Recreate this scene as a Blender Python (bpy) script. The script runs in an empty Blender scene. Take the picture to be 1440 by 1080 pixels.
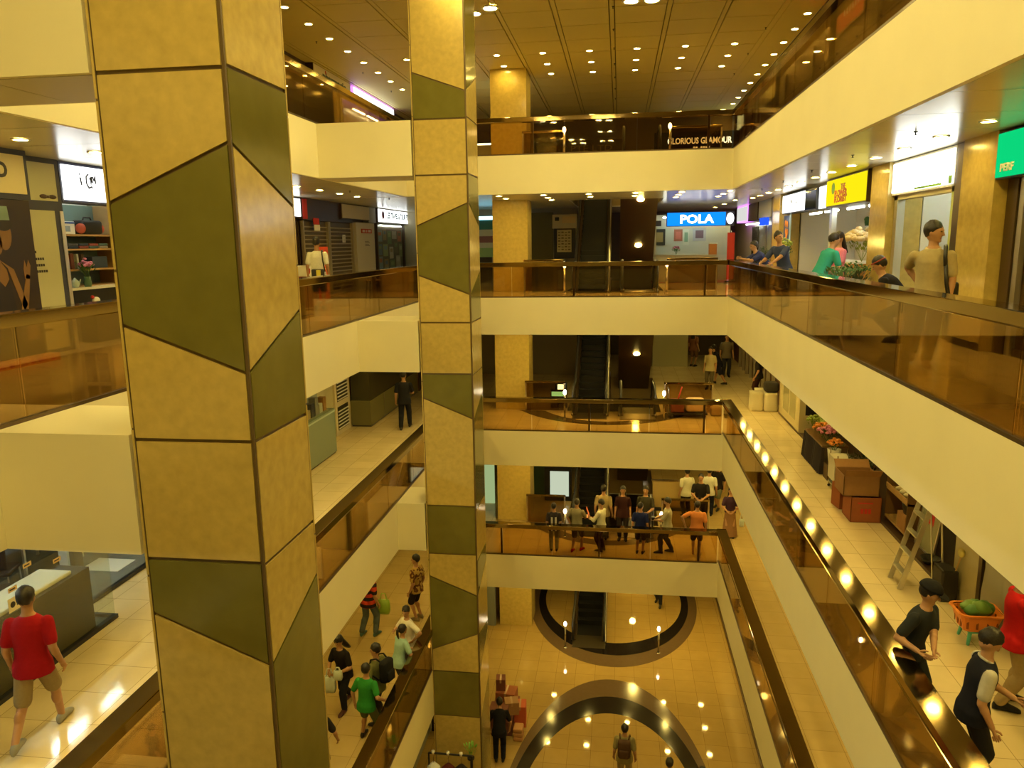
import bpy, bmesh, math, random
from math import sin, cos, pi, radians as R, sqrt
from mathutils import Vector as V, Matrix as M4, Euler, noise
random.seed(7)
SC = bpy.context.scene
COL = SC.collection

# ---------- levels (metres; ground floor = 0) ----------
FG, FD, FC, FB, FA, CEIL = 0.0, 3.88, 7.744, 11.634, 15.527, 18.41
SA, SB, SCC, SD = 14.489, 10.58, 6.694, 2.817          # undersides of the edge bands
XR = 2.962
XLA, XLB, XLC, XLD = -5.943, -5.309, -4.641, -3.993
YB = 21.463
Y1, Y2 = 5.65, 14.989

# ---------- materials ----------
MATS = {}
def srgb(r, g, b):
    f = lambda c: (c/255/12.92) if c/255 <= .04045 else ((c/255+.055)/1.055)**2.4
    return (f(r), f(g), f(b), 1)
def mat(name, col, rough=.5, metal=0, spec=.5, noise_amt=0, noise_scale=8, bump=0, coat=0):
    if name in MATS: return MATS[name]
    m = bpy.data.materials.new(name); m.use_nodes = True
    nt = m.node_tree; b = nt.nodes['Principled BSDF']
    b.inputs['Roughness'].default_value = rough; b.inputs['Metallic'].default_value = metal
    b.inputs['Specular IOR Level'].default_value = spec
    if coat: b.inputs['Coat Weight'].default_value = coat; b.inputs['Coat Roughness'].default_value = .08
    c = tuple(col[:3]) + (1,)
    b.inputs['Base Color'].default_value = c
    if noise_amt or bump:
        tc = nt.nodes.new('ShaderNodeTexCoord'); n = nt.nodes.new('ShaderNodeTexNoise')
        n.inputs['Scale'].default_value = noise_scale; n.inputs['Detail'].default_value = 4
        nt.links.new(tc.outputs['Object'], n.inputs['Vector'])
        if noise_amt:
            mx = nt.nodes.new('ShaderNodeMix'); mx.data_type = 'RGBA'
            mx.inputs[6].default_value = tuple(max(0, x*(1-noise_amt)) for x in c[:3]) + (1,)
            mx.inputs[7].default_value = tuple(min(1, x*(1+noise_amt)) for x in c[:3]) + (1,)
            nt.links.new(n.outputs['Fac'], mx.inputs[0]); nt.links.new(mx.outputs[2], b.inputs['Base Color'])
        if bump:
            bp = nt.nodes.new('ShaderNodeBump'); bp.inputs['Strength'].default_value = bump; bp.inputs['Distance'].default_value = .01
            nt.links.new(n.outputs['Fac'], bp.inputs['Height']); nt.links.new(bp.outputs['Normal'], b.inputs['Normal'])
    MATS[name] = m
    return m
def emat(name, col, strength):
    if name in MATS: return MATS[name]
    m = bpy.data.materials.new(name); m.use_nodes = True
    nt = m.node_tree; nt.nodes.clear()
    e = nt.nodes.new('ShaderNodeEmission'); o = nt.nodes.new('ShaderNodeOutputMaterial')
    e.inputs[0].default_value = tuple(col[:3]) + (1,); e.inputs[1].default_value = strength
    nt.links.new(e.outputs[0], o.inputs[0]); MATS[name] = m
    return m
def glassmat(name, tint, refl=.6):
    m = bpy.data.materials.new(name); m.use_nodes = True
    nt = m.node_tree; nt.nodes.clear()
    o = nt.nodes.new('ShaderNodeOutputMaterial'); mx = nt.nodes.new('ShaderNodeMixShader')
    t = nt.nodes.new('ShaderNodeBsdfTransparent'); g = nt.nodes.new('ShaderNodeBsdfGlossy')
    fr = nt.nodes.new('ShaderNodeFresnel'); fr.inputs[0].default_value = 1.45
    mu = nt.nodes.new('ShaderNodeMath'); mu.operation = 'MULTIPLY'; mu.inputs[1].default_value = refl
    t.inputs[0].default_value = tuple(tint) + (1,); g.inputs['Roughness'].default_value = .02
    g.inputs['Color'].default_value = (1, .97, .9, 1)
    nt.links.new(fr.outputs[0], mu.inputs[0]); nt.links.new(mu.outputs[0], mx.inputs[0])
    nt.links.new(t.outputs[0], mx.inputs[1]); nt.links.new(g.outputs[0], mx.inputs[2]); nt.links.new(mx.outputs[0], o.inputs[0])
    MATS[name] = m
    return m
def tilemat(name, col, groutcol, sx, sy, rough=.18, var=.05, gw=.008, offx=0, offy=0):
    """glossy floor tiles: brick texture over world x,y"""
    m = bpy.data.materials.new(name); m.use_nodes = True
    nt = m.node_tree; b = nt.nodes['Principled BSDF']
    tc = nt.nodes.new('ShaderNodeTexCoord'); mp = nt.nodes.new('ShaderNodeMapping'); br = nt.nodes.new('ShaderNodeTexBrick')
    mp.inputs['Location'].default_value = (offx, offy, 0)
    br.offset = 0; br.squash = 1
    br.inputs['Scale'].default_value = 1; br.inputs['Mortar Size'].default_value = gw/2; br.inputs['Mortar Smooth'].default_value = 0
    br.inputs['Brick Width'].default_value = sx; br.inputs['Row Height'].default_value = sy; br.inputs['Bias'].default_value = 0
    br.inputs['Color1'].default_value = tuple(x*(1-var) for x in col[:3]) + (1,)
    br.inputs['Color2'].default_value = tuple(min(1, x*(1+var)) for x in col[:3]) + (1,)
    br.inputs['Mortar'].default_value = tuple(groutcol[:3]) + (1,)
    n = nt.nodes.new('ShaderNodeTexNoise'); n.inputs['Scale'].default_value = 3; n.inputs['Detail'].default_value = 5
    mx = nt.nodes.new('ShaderNodeMix'); mx.data_type = 'RGBA'; mx.blend_type = 'MULTIPLY'; mx.inputs[0].default_value = .18
    nt.links.new(tc.outputs['Object'], mp.inputs[0]); nt.links.new(mp.outputs[0], br.inputs[0]); nt.links.new(tc.outputs['Object'], n.inputs[0])
    nt.links.new(br.outputs[0], mx.inputs[6]); nt.links.new(n.outputs['Fac'], mx.inputs[7]); nt.links.new(mx.outputs[2], b.inputs['Base Color'])
    b.inputs['Roughness'].default_value = rough
    MATS[name] = m
    return m

# ---------- mesh builder ----------
class MB:
    def __init__(s): s.v = []; s.f = []; s.mi = []; s.cur = 0
    def add(s, vs, fs):
        o = len(s.v); s.v += [tuple(x) for x in vs]; s.f += [tuple(i+o for i in f) for f in fs]; s.mi += [s.cur]*len(fs)
        return s
    def box(s, x0, y0, z0, x1, y1, z1, mtx=None):
        if x0 > x1: x0, x1 = x1, x0
        if y0 > y1: y0, y1 = y1, y0
        if z0 > z1: z0, z1 = z1, z0
        vs = [(x0,y0,z0),(x1,y0,z0),(x1,y1,z0),(x0,y1,z0),(x0,y0,z1),(x1,y0,z1),(x1,y1,z1),(x0,y1,z1)]
        if mtx: vs = [mtx @ V(v) for v in vs]
        return s.add(vs, [(0,3,2,1),(4,5,6,7),(0,1,5,4),(1,2,6,5),(2,3,7,6),(3,0,4,7)])
    def cbox(s, c, d, rot=None):
        m = M4.Translation(V(c))
        if rot is not None: m = m @ (Euler(rot).to_matrix().to_4x4() if not isinstance(rot, M4) else rot)
        a, b, e = d[0]/2, d[1]/2, d[2]/2
        return s.box(-a, -b, -e, a, b, e, m)
    def rbox(s, x0, y0, z0, x1, y1, z1, r=.02, mtx=None):
        """box with bevelled vertical and horizontal edges (chamfer)"""
        bm = bmesh.new(); bmesh.ops.create_cube(bm, size=1)
        for v in bm.verts: v.co = V(((x0+x1)/2+v.co.x*(x1-x0), (y0+y1)/2+v.co.y*(y1-y0), (z0+z1)/2+v.co.z*(z1-z0)))
        bmesh.ops.bevel(bm, geom=bm.edges[:], offset=r, segments=2, affect='EDGES', profile=.5)
        bm.verts.index_update()
        vs = [(mtx @ v.co) if mtx else v.co for v in bm.verts]; fs = [tuple(v.index for v in f.verts) for f in bm.faces]
        bm.free(); return s.add(vs, fs)
    def loft(s, rings, cap=True, close=True):
        n = len(rings[0]); vs = [p for r in rings for p in r]; fs = []
        for i in range(len(rings)-1):
            for j in range(n if close else n-1):
                k = (j+1) % n
                fs.append((i*n+j, i*n+k, (i+1)*n+k, (i+1)*n+j))
        if cap:
            fs.append(tuple(range(n-1, -1, -1))); fs.append(tuple((len(rings)-1)*n+j for j in range(n)))
        return s.add(vs, fs)
    def ell(s, c, r, rot=None, nu=14, nv=9):
        c = V(c); vs = []; rings = []
        for i in range(nv+1):
            th = pi*i/nv
            th = min(max(th, .02), pi-.02)
            ring = []
            for j in range(nu):
                ph = 2*pi*j/nu
                p = V((r[0]*sin(th)*cos(ph), r[1]*sin(th)*sin(ph), -r[2]*cos(th)))
                if rot is not None: p = rot @ p
                ring.append(c+p)
            rings.append(ring)
        return s.loft(rings)
    def cap(s, p0, r0, p1, r1, n=12, flat=1.0, fdir=None):
        """tapered capsule; flat<1 squeezes it across fdir"""
        p0, p1 = V(p0), V(p1); d = p1-p0; L = d.length
        if L < 1e-6: d = V((0,0,1))
        d = d.normalized()
        a = V((1,0,0)) if abs(d.x) < .8 else V((0,1,0))
        if fdir is not None: a = V(fdir)
        u = d.cross(a).normalized(); w = d.cross(u).normalized()
        rings = []
        for k in range(4):
            t = -pi/2+.08 + (pi/2-.08)*k/3
            rings.append([p0+d*(r0*sin(t))+(u*cos(2*pi*j/n)+w*(flat*sin(2*pi*j/n)))*(r0*cos(t)) for j in range(n)])
        for k in range(4):
            t = (pi/2-.08)*k/3
            rings.append([p1+d*(r1*sin(t))+(u*cos(2*pi*j/n)+w*(flat*sin(2*pi*j/n)))*(r1*cos(t)) for j in range(n)])
        return s.loft(rings)
    def tube(s, pts, r, n=10, closed=False):
        pts = [V(p) for p in pts]; rings = []
        up = None
        for i, p in enumerate(pts):
            d = (pts[min(i+1, len(pts)-1)]-pts[max(i-1, 0)]).normalized()
            if up is None: up = V((0,0,1)) if abs(d.z) < .9 else V((1,0,0))
            u = d.cross(up).normalized(); w = u.cross(d).normalized(); up = w
            rr = r[i] if isinstance(r, (list, tuple)) else r
            rings.append([p+(u*cos(2*pi*j/n)+w*sin(2*pi*j/n))*rr for j in range(n)])
        return s.loft(rings)
    def cyl(s, c, r, h, n=20, r2=None):
        r2 = r if r2 is None else r2; c = V(c)
        return s.loft([[c+V((r*cos(2*pi*j/n), r*sin(2*pi*j/n), 0)) for j in range(n)], [c+V((r2*cos(2*pi*j/n), r2*sin(2*pi*j/n), h)) for j in range(n)]])
    def lathe(s, c, prof, n=20, cap=True):
        c = V(c)
        return s.loft([[c+V((r*cos(2*pi*j/n), r*sin(2*pi*j/n), z)) for j in range(n)] for r, z in prof], cap)
    def prism(s, poly, z0, z1):
        n = len(poly)
        return s.add([(x,y,z0) for x,y in poly]+[(x,y,z1) for x,y in poly], [tuple(range(n-1,-1,-1)), tuple(range(n,2*n))]+[(i,(i+1)%n,n+(i+1)%n,n+i) for i in range(n)])
    def xform(s, m): s.v = [tuple(m @ V(p)) for p in s.v]; return s
    def mesh(s, name, mats, smooth=False):
        me = bpy.data.meshes.new(name); me.from_pydata(s.v, [], s.f)
        for m in (mats if isinstance(mats, (list, tuple)) else [mats]): me.materials.append(m)
        if len(set(s.mi)) > 1 or s.cur: me.polygons.foreach_set('material_index', s.mi)
        bm = bmesh.new(); bm.from_mesh(me); bmesh.ops.recalc_face_normals(bm, faces=bm.faces[:]); bm.to_mesh(me); bm.free()
        if smooth: me.polygons.foreach_set('use_smooth', [True]*len(me.polygons))
        me.update(); return me
    def build(s, name, mats, parent=None, smooth=False):
        o = bpy.data.objects.new(name, s.mesh(name, mats, smooth)); COL.objects.link(o)
        if parent: o.parent = parent
        return o

def tag(o, label, cat, group=None, kind=None):
    o['label'] = label; o['category'] = cat
    if group: o['group'] = group
    if kind: o['kind'] = kind
    return o
def thing(name, label, cat, loc=(0,0,0), rz=0, group=None):
    o = bpy.data.objects.new(name, None); COL.objects.link(o); o.empty_display_size = .1
    o.location = loc; o.rotation_euler = (0, 0, rz)
    return tag(o, label, cat, group)
def struct(name, mb, m, smooth=False):
    o = mb.build(name, m, None, smooth); o['kind'] = 'structure'
    return o
def dup(root, loc=None, rz=None, label=None, group=None):
    r = root.copy(); COL.objects.link(r)
    if loc is not None: r.location = loc
    if rz is not None: r.rotation_euler = (0, 0, rz)
    if label: r['label'] = label
    if group: r['group'] = group
    for ch in root.children:
        c = ch.copy(); COL.objects.link(c); c.parent = r
        for g in ch.children:
            d = g.copy(); COL.objects.link(d); d.parent = c
    return r
def text_mesh(name, body, size, m, parent=None, mtx=None, depth=.004, bold=0, align='CENTER', fitw=None):
    cu = bpy.data.curves.new(name, 'FONT'); cu.body = body; cu.size = size; cu.extrude = depth; cu.offset = bold
    cu.align_x = align; cu.align_y = 'CENTER'; cu.resolution_u = 3
    t = bpy.data.objects.new(name+'_c', cu); COL.objects.link(t)
    bpy.context.view_layer.update()
    me = bpy.data.meshes.new_from_object(t.evaluated_get(bpy.context.evaluated_depsgraph_get()))
    bpy.data.objects.remove(t); bpy.data.curves.remove(cu)
    me.name = name; me.materials.clear(); me.materials.append(m)
    if fitw:
        xs = [v.co.x for v in me.vertices]; w = max(xs)-min(xs); cx = (max(xs)+min(xs))/2
        me.transform(M4.Diagonal((fitw/w, 1, 1, 1)) @ M4.Translation((-cx, 0, 0)))
    if mtx is not None: me.transform(mtx)
    o = bpy.data.objects.new(name, me); COL.objects.link(o)
    if parent: o.parent = parent
    return o
# orientation helpers: text on a plane whose outward normal points to +x, -x or -y
def face_px(x, y, z): return M4.Translation((x, y, z)) @ M4(((0,0,1,0),(1,0,0,0),(0,1,0,0),(0,0,0,1)))
def face_nx(x, y, z): return M4.Translation((x, y, z)) @ M4(((0,0,-1,0),(-1,0,0,0),(0,1,0,0),(0,0,0,1)))
def face_ny(x, y, z): return M4.Translation((x, y, z)) @ M4(((1,0,0,0),(0,0,-1,0),(0,1,0,0),(0,0,0,1)))

# ---------- palette ----------
CREAM = mat('cream_paint', (.85,.785,.51), .55, noise_amt=.05, noise_scale=1.3)
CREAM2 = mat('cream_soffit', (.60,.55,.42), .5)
STONE = mat('beige_stone', (.57,.43,.13), .16, noise_amt=.24, noise_scale=9, spec=.45)
GREEN = mat('green_stone', (.175,.158,.035), .12, noise_amt=.16, noise_scale=4, spec=.5)
JOINT = mat('bronze_joint', (.15,.10,.04), .4, metal=.3)
BRONZE = mat('bronze_rail', (.34,.255,.12), .085, metal=1)
DKBRONZE = mat('dark_bronze', (.13,.09,.05), .3, metal=.7)
STEEL = mat('brushed_steel', (.62,.58,.50), .25, metal=1)
ALU = mat('aluminium', (.72,.71,.66), .3, metal=.9)
BLACK = mat('black_plastic', (.012,.011,.012), .45)
DKBROWN = mat('dark_brown_wood', (.06,.032,.018), .35)
BROWN = mat('brown_wood', (.20,.11,.05), .35)
WHITE = mat('white_paint', (.82,.82,.78), .5)
NAVY = mat('navy_frame', (.03,.035,.075), .4)
PLANK = mat('ceiling_panel', (.58,.54,.41), .22, spec=.7)
CEILM = mat('upper_ceiling_panel', (.58,.48,.14), .6)
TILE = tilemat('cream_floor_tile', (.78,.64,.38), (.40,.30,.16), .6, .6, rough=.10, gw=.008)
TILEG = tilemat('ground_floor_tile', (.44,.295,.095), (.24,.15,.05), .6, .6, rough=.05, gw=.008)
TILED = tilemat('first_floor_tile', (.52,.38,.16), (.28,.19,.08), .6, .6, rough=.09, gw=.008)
TILEL = tilemat('light_floor_tile', (.82,.78,.64), (.45,.41,.33), .8, .8, rough=.06, gw=.008)
GLASS = glassmat('bronze_glass', (.80,.68,.45), .7)
CLEAR = glassmat('clear_glass', (.95,.97,.94), .12)
SMOKE = glassmat('smoked_glass', (.62,.50,.32), .7)
LAMP = emat('lamp_glow', (1,.71,.155), 70)
LAMPBIG = emat('large_lamp_glow', (1,.78,.265), 112)
WHITEGLOW = emat('white_tube_glow', (.92,1,.88), 14)
# ---------- people ----------
def remesh(mb, voxel, name, smooth=3):
    me = bpy.data.meshes.new('tmp'); me.from_pydata(mb.v, [], mb.f)
    bm = bmesh.new(); bm.from_mesh(me); bmesh.ops.recalc_face_normals(bm, faces=bm.faces[:]); bm.to_mesh(me); bm.free()
    o = bpy.data.objects.new('tmp', me); COL.objects.link(o)
    md = o.modifiers.new('r', 'REMESH'); md.mode = 'VOXEL'; md.voxel_size = voxel; md.use_smooth_shade = True
    dg = bpy.context.evaluated_depsgraph_get(); dg.update()
    out = bpy.data.meshes.new_from_object(o.evaluated_get(dg))
    bpy.data.objects.remove(o); bpy.data.meshes.remove(me)
    bm = bmesh.new(); bm.from_mesh(out)
    for _ in range(smooth): bmesh.ops.smooth_vert(bm, verts=bm.verts[:], factor=.5, use_axis_x=True, use_axis_y=True, use_axis_z=True)
    bm.to_mesh(out); bm.free()
    out.name = name; out.polygons.foreach_set('use_smooth', [True]*len(out.polygons))
    return out
def ik(a, t, l1, l2, pole):
    a, t, pole = V(a), V(t), V(pole); d = t-a; L = min(d.length, (l1+l2)*.995); d.normalize()
    x = (l1*l1-l2*l2+L*L)/(2*L); h = sqrt(max(l1*l1-x*x, 0))
    p = (pole-d*pole.dot(d))
    p = p.normalized() if p.length > 1e-5 else V((0,1,0))
    return a+d*x+p*h, a+d*L
def cloth(name, c, rough=.85): return mat('cloth_'+name, c, rough, spec=.2, noise_amt=.12, noise_scale=30, bump=.15)
SKINS = {'tan': mat('skin_tan', (.43,.235,.125), .5, spec=.35), 'light': mat('skin_light', (.55,.33,.20), .5, spec=.35), 'dark': mat('skin_dark', (.20,.10,.055), .5, spec=.35)}
EYE = mat('eye_dark', (.02,.012,.01), .3); LIP = mat('lip', (.30,.10,.07), .5); HAIRM = mat('hair_black', (.012,.009,.008), .45, noise_amt=.4, noise_scale=60, bump=.4)
def person(label, x, y, z, face, H=1.70, top=('shirt', (.5,.5,.5), 'short'), bottom=('trousers', (.05,.05,.06)), hair='short', skin='tan',
           lean=0, side=0, feet=None, hands=None, head=(0,0), hip=None, female=False, shoes=(.03,.025,.02), vox=.013, group=None, collar=None, stripes=None, hipoff=(0,0), wide=1.0, barefoot=False):
    k = H/1.70
    S = lambda p: V(p)*k
    hipz = .885 if hip is None else hip
    pel = V((hipoff[0], hipoff[1], hipz))
    la, sa = R(lean), R(side)
    up = V((sin(sa), sin(la)*cos(sa), cos(la)*cos(sa))).normalized()
    rt = V((cos(sa), 0, -sin(sa))).normalized(); fw = up.cross(rt).normalized()
    sw = (.165 if female else .185)*wide
    hw = 1.06 if female else 1.0
    prof = [(-.10,.135*hw,.095),(-.03,.162*hw,.112),(.06,.155*hw,.112),(.15,.138 if female else .15,.105),(.26,.152,.115),(.37,.168,.122),(.445,.160,.102),(.49,.120,.082),(.515,.085,.070),(.55,.06,.06)]
    prof = [(t, a*wide, b*(wide if wide > 1 else 1)) for t, a, b in prof]
    def ring(t, a, b, n=18):
        c = pel+up*t
        if t < .0: c = pel+V((0,0,1))*t; return [S(c+V((1,0,0))*(a*cos(2*pi*j/n))+V((0,1,0))*(b*sin(2*pi*j/n))) for j in range(n)]
        return [S(c+rt*(a*cos(2*pi*j/n))+fw*(b*sin(2*pi*j/n))) for j in range(n)]
    feet = feet or ((-.095,0,0),(.095,0,0))
    hips = [pel+rt*(-.088)-up*.035, pel+rt*.088-up*.035]
    knees, ankles = [], []
    for i in (0,1):
        f = V(feet[i]); an = f+V((0,-.03,.085))
        kn, an = ik(hips[i], an, .415, .40, V(((-.06 if i == 0 else .06),1,0)))
        knees.append(kn); ankles.append(an)
    sh = [pel+up*.440-rt*sw, pel+up*.440+rt*sw]
    hands = hands or (None, None)
    elbows, wrists = [], []
    for i in (0,1):
        sg = -1 if i == 0 else 1
        h = hands[i]
        if h is None: t = sh[i]+V((sg*.070,.04,-.50)); pole = V((sg*.12,-1,0))
        else:
            t = V(h[:3]); pole = V(h[3:6]) if len(h) > 3 else V((sg*.8,-.6,-.5))
        e, w = ik(sh[i], t, .285, .25, pole); elbows.append(e); wrists.append(w)
    hc = pel+up*.60+V((0,.01,.115))
    hm = (Euler((R(head[1]), 0, R(head[0]))).to_matrix())
    hp = lambda a, b, c: S(hc+hm @ V((a,b,c)))
    # body
    b = MB()
    b.loft([ring(*p) for p in prof])
    b.cap(S(pel+up*.49), .062*k, S(hc+V((0,-.012,-.06))), .052*k)
    hrot = hm
    b.ell(S(hc), S((.077,.097,.115)), hrot, 18, 12)
    b.ell(hp(0,.026,-.066), S((.056,.060,.056)), hrot)
    b.ell(hp(0,.075,-.100), S((.022,.018,.018)), hrot)
    b.cap(hp(0,.092,.012), .010*k, hp(0,.108,-.028), .014*k)
    for sg in (-1,1):
        b.ell(hp(sg*.078,-.008,-.012), S((.012,.020,.034)), hrot)
        b.ell(hp(sg*.032,.083,.026), S((.022,.012,.008)), hrot)
    for i in (0,1):
        sg = -1 if i == 0 else 1
        b.cap(S(sh[i]), .058*k, S(elbows[i]), .043*k); b.cap(S(elbows[i]), .043*k, S(wrists[i]), .029*k)
        m = (elbows[i]*.72+wrists[i]*.28); b.ell(S(m), S((.043,.043,.05)))
        b.cap(S(hips[i]), .088*k, S(knees[i]), .056*k); b.cap(S(knees[i]), .054*k, S(ankles[i]), .037*k)
        b.ell(S(knees[i]*.66+ankles[i]*.34-V((0,.018,0))), S((.05,.055,.09)))
        d = (wrists[i]-elbows[i]).normalized()
        side_ = V((0,1,0)) if abs(d.y) < .7 else V((0,0,1))
        thumbdir = (side_-d*side_.dot(d)).normalized()
        pn = d.cross(thumbdir).normalized()
        b.cap(S(wrists[i]+d*.02), .030*k, S(wrists[i]+d*.075), .037*k, flat=.5, fdir=thumbdir)
        f = ankles[i]
        fd = V((.0+sg*.1,1,0)).normalized()
        tip = V(feet[i])+fd*.13+V((0,0,.026))
        b.cap(S(f-V((0,.012,.035))), .033*k, S(tip), .024*k)
    me = remesh(b, vox*k, 'body')
    me.materials.clear()
    for m_ in (SKINS[skin], EYE, LIP): me.materials.append(m_)
    # five separate fingers rooted in each palm
    g = MB()
    for i in (0,1):
        sg = -1 if i == 0 else 1
        d = (wrists[i]-elbows[i]).normalized()
        side_ = V((0,1,0)) if abs(d.y) < .7 else V((0,0,1))
        td = (side_-d*side_.dot(d)).normalized(); pn = d.cross(td).normalized()*(-sg)
        for q, (o, L) in enumerate([(.028,.072),(.0095,.080),(-.009,.074),(-.026,.058)]):
            r0 = wrists[i]+d*.085+td*o; k1 = r0+d*(L*.5)+pn*.008; k2 = k1+d*(L*.42)+pn*.024
            g.cap(S(r0), .0105*k, S(k1), .0098*k, 8); g.cap(S(k1), .0098*k, S(k2), .008*k, 8)
        t0 = wrists[i]+d*.035+td*.024; t1 = t0+td*.026+d*.030+pn*.008; t2 = t1+d*.030+td*.006+pn*.010
        g.cap(S(t0), .0125*k, S(t1), .011*k, 8); g.cap(S(t1), .011*k, S(t2), .0088*k, 8)
    gm = g.mesh('g', SKINS[skin], True)
    bm = bmesh.new(); bm.from_mesh(me); bm.from_mesh(gm)
    bm.faces.ensure_lookup_table()
    inv = hm.transposed()
    for f in bm.faces:
        f.smooth = True
        p = inv @ (f.calc_center_median()/k-hc)
        if p.length < .16 and p.y > .06:
            if abs(abs(p.x)-.031) < .0115 and abs(p.z-.008) < .0065: f.material_index = 1
            elif abs(p.x) < .024 and abs(p.z+.068) < .006: f.material_index = 2
    bm.to_mesh(me); bm.free(); bpy.data.meshes.remove(gm)
    root = bpy.data.objects.new('person', me); COL.objects.link(root)
    root.location = (x, y, z); root.rotation_euler = (0, 0, R(face))
    tag(root, label, 'person', group)
    # hair
    h = MB()
    if hair:
        n1, n2 = 22, 14; rings = []
        for i in range(n2+1):
            th = max(.03, min(pi-.03, pi*i/n2)); rr = []
            for j in range(n1):
                ph = 2*pi*j/n1
                p = V((.090*sin(th)*cos(ph), .106*sin(th)*sin(ph), .112*cos(th)))
                s_ = 1+.09*noise.noise(p*30+V((x,y,z)))+.06*noise.noise(p*75+V((z,x,y)))
                p = p*s_
                q = p+V((0,-.022,.030))
                # pull the lower rim up over the face and above the nape
                if hair in ('short','cap','band'):
                    lim = (-.065 if q.y < -.035 else (-.065+.115*min(1, (q.y+.035)/.085)))+.02*noise.noise(p*55+V((y,z,x)))
                    q.z = max(q.z, lim)
                else:
                    lim = .045 if q.y > .03 else -.09
                    q.z = max(q.z, lim)
                rr.append(S(hc+hm @ q))
            rings.append(rr)
        h.loft(rings)
        if hair == 'long':
            rs = []
            for t in range(7):
                zz = .05-.062*t; w_ = .082+.004*t; dd = .052-.002*t
                rs.append([S(hc+hm @ V((w_*cos(2*pi*j/14)*(1+.05*noise.noise(V((j,t,x)))), -.062-.006*t+dd*sin(2*pi*j/14), zz))) for j in range(14)])
            h.loft(rs)
        if hair == 'pony':
            h.tube([hp(0,-.11,.05), hp(0,-.15,.03), hp(0,-.155,-.05), hp(0,-.135,-.14), hp(0,-.12,-.20)], [.02*k,.032*k,.034*k,.026*k,.008*k])
        if hair == 'bun':
            h.ell(hp(0,-.13,.055), S((.05,.045,.045)), hm)
        ho = h.build('hair', HAIRM, root, True)
        if hair == 'cap':
            c = MB()
            rings = []
            for i in range(7):
                th = pi/2*i/6; rings.append([hp(.106*cos(th)*cos(2*pi*j/20), -.018+.128*cos(th)*sin(2*pi*j/20), .050+.104*sin(th)) for j in range(20)])
            rings[-1] = [hp(.002*cos(2*pi*j/20), -.018+.002*sin(2*pi*j/20), .155) for j in range(20)]
            c.loft(rings)
            capo = c.build('cap', cloth('cap_black', (.012,.012,.014)), root, True)
            v_ = MB(); pts = []
            for j in range(11):
                a = pi*j/10; pts.append((.092*cos(a), .075+.11*sin(a)))
            v_.v = []; n = len(pts)
            v_.add([hp(px_, py_, .052-.02*(py_-.07)/.1) for px_, py_ in pts]+[hp(px_, py_, .044-.02*(py_-.07)/.1) for px_, py_ in pts], [tuple(range(n)), tuple(range(2*n-1, n-1, -1))]+[(i, (i+1) % n, n+(i+1) % n, n+i) for i in range(n)])
            v_.build('cap_peak', cloth('cap_black', (.012,.012,.014)), capo)
        if hair == 'band':
            c = MB(); c.tube([hp(.088*cos(2*pi*j/24), -.015+.104*sin(2*pi*j/24), .055) for j in range(25)], .010*k, 8)
            c.build('headband', cloth('headband', (.35,.07,.05)), ho, True)
    # top
    kind, col, sl = top
    c = MB()
    infl = .016
    hem = {'shirt': -.13, 'dress': -.16, 'tucked': -.02}.get(kind, -.13)
    lo_ = .026 if kind != 'tucked' else -.004
    pr = [(hem, (.168*hw*wide)+infl+lo_, .125+infl+lo_), (hem+.05, (.166*hw*wide)+infl+lo_*.8, .122+infl+lo_*.8)]+[(-.012, .168*hw*wide+infl+lo_*.7, .120+infl+lo_*.6)][:1 if kind != 'tucked' else 0]+[(t, a+infl, bb+infl) for t, a, bb in prof if t > max(hem+.08, 0) and t < .54]
    pr[-1] = (.528, .080, .076)
    c.loft([ring(*p) for p in pr])
    for i in (0,1):
        if sl == 'none': continue
        if sl == 'long': c.cap(S(sh[i]), .068*k, S(elbows[i]), .058*k); c.cap(S(elbows[i]), .060*k, S(elbows[i]*.12+wrists[i]*.88), .043*k)
        else:
            e = sh[i]*.28+elbows[i]*.72
            c.cap(S(sh[i]), .068*k, S(e), .066*k)
    tm = remesh(c, .014*k, 'shirt', 4)
    tm.materials.clear()
    mcol = cloth('%d_%d_%d' % tuple(int(v*250) for v in col), col)
    tm.materials.append(mcol)
    to = bpy.data.objects.new('shirt', tm); COL.objects.link(to); to.parent = root
    if stripes:
        kindS, c2, per = stripes
        tm.materials.append(cloth('s_%d_%d_%d' % tuple(int(v*250) for v in c2), c2))
        for f in tm.polygons:
            p = f.center/k
            if kindS == 'band' and ((p.z/per) % 1) < .5: f.material_index = 1
            if kindS == 'flower' and noise.noise(p*per) > .05: f.material_index = 1
            if kindS == 'sleeve' and abs((p-pel).dot(rt)) > .17*wide and (p-pel).dot(up) > .16: f.material_index = 1
            if kindS == 'bars' and .03 < abs((p-pel).dot(rt)) < .10 and p.y < 0 and (p-pel).dot(up) < .37: f.material_index = 1
    if collar:
        c = MB(); cc = pel+up*.527
        c.tube([S(cc+rt*(.074*cos(2*pi*j/20))+fw*(.068*sin(2*pi*j/20))+up*(-.02*sin(2*pi*j/20))) for j in range(21)], .013*k, 8)
        c.build('collar', cloth('collar_%d' % int(collar[0]*250), collar), to, True)
    # bottom
    kind, col = bottom[:2]
    c = MB()
    c.loft([ring(t, a*1.0+.014, bb+.014) for t, a, bb in prof if t < .10])
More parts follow.
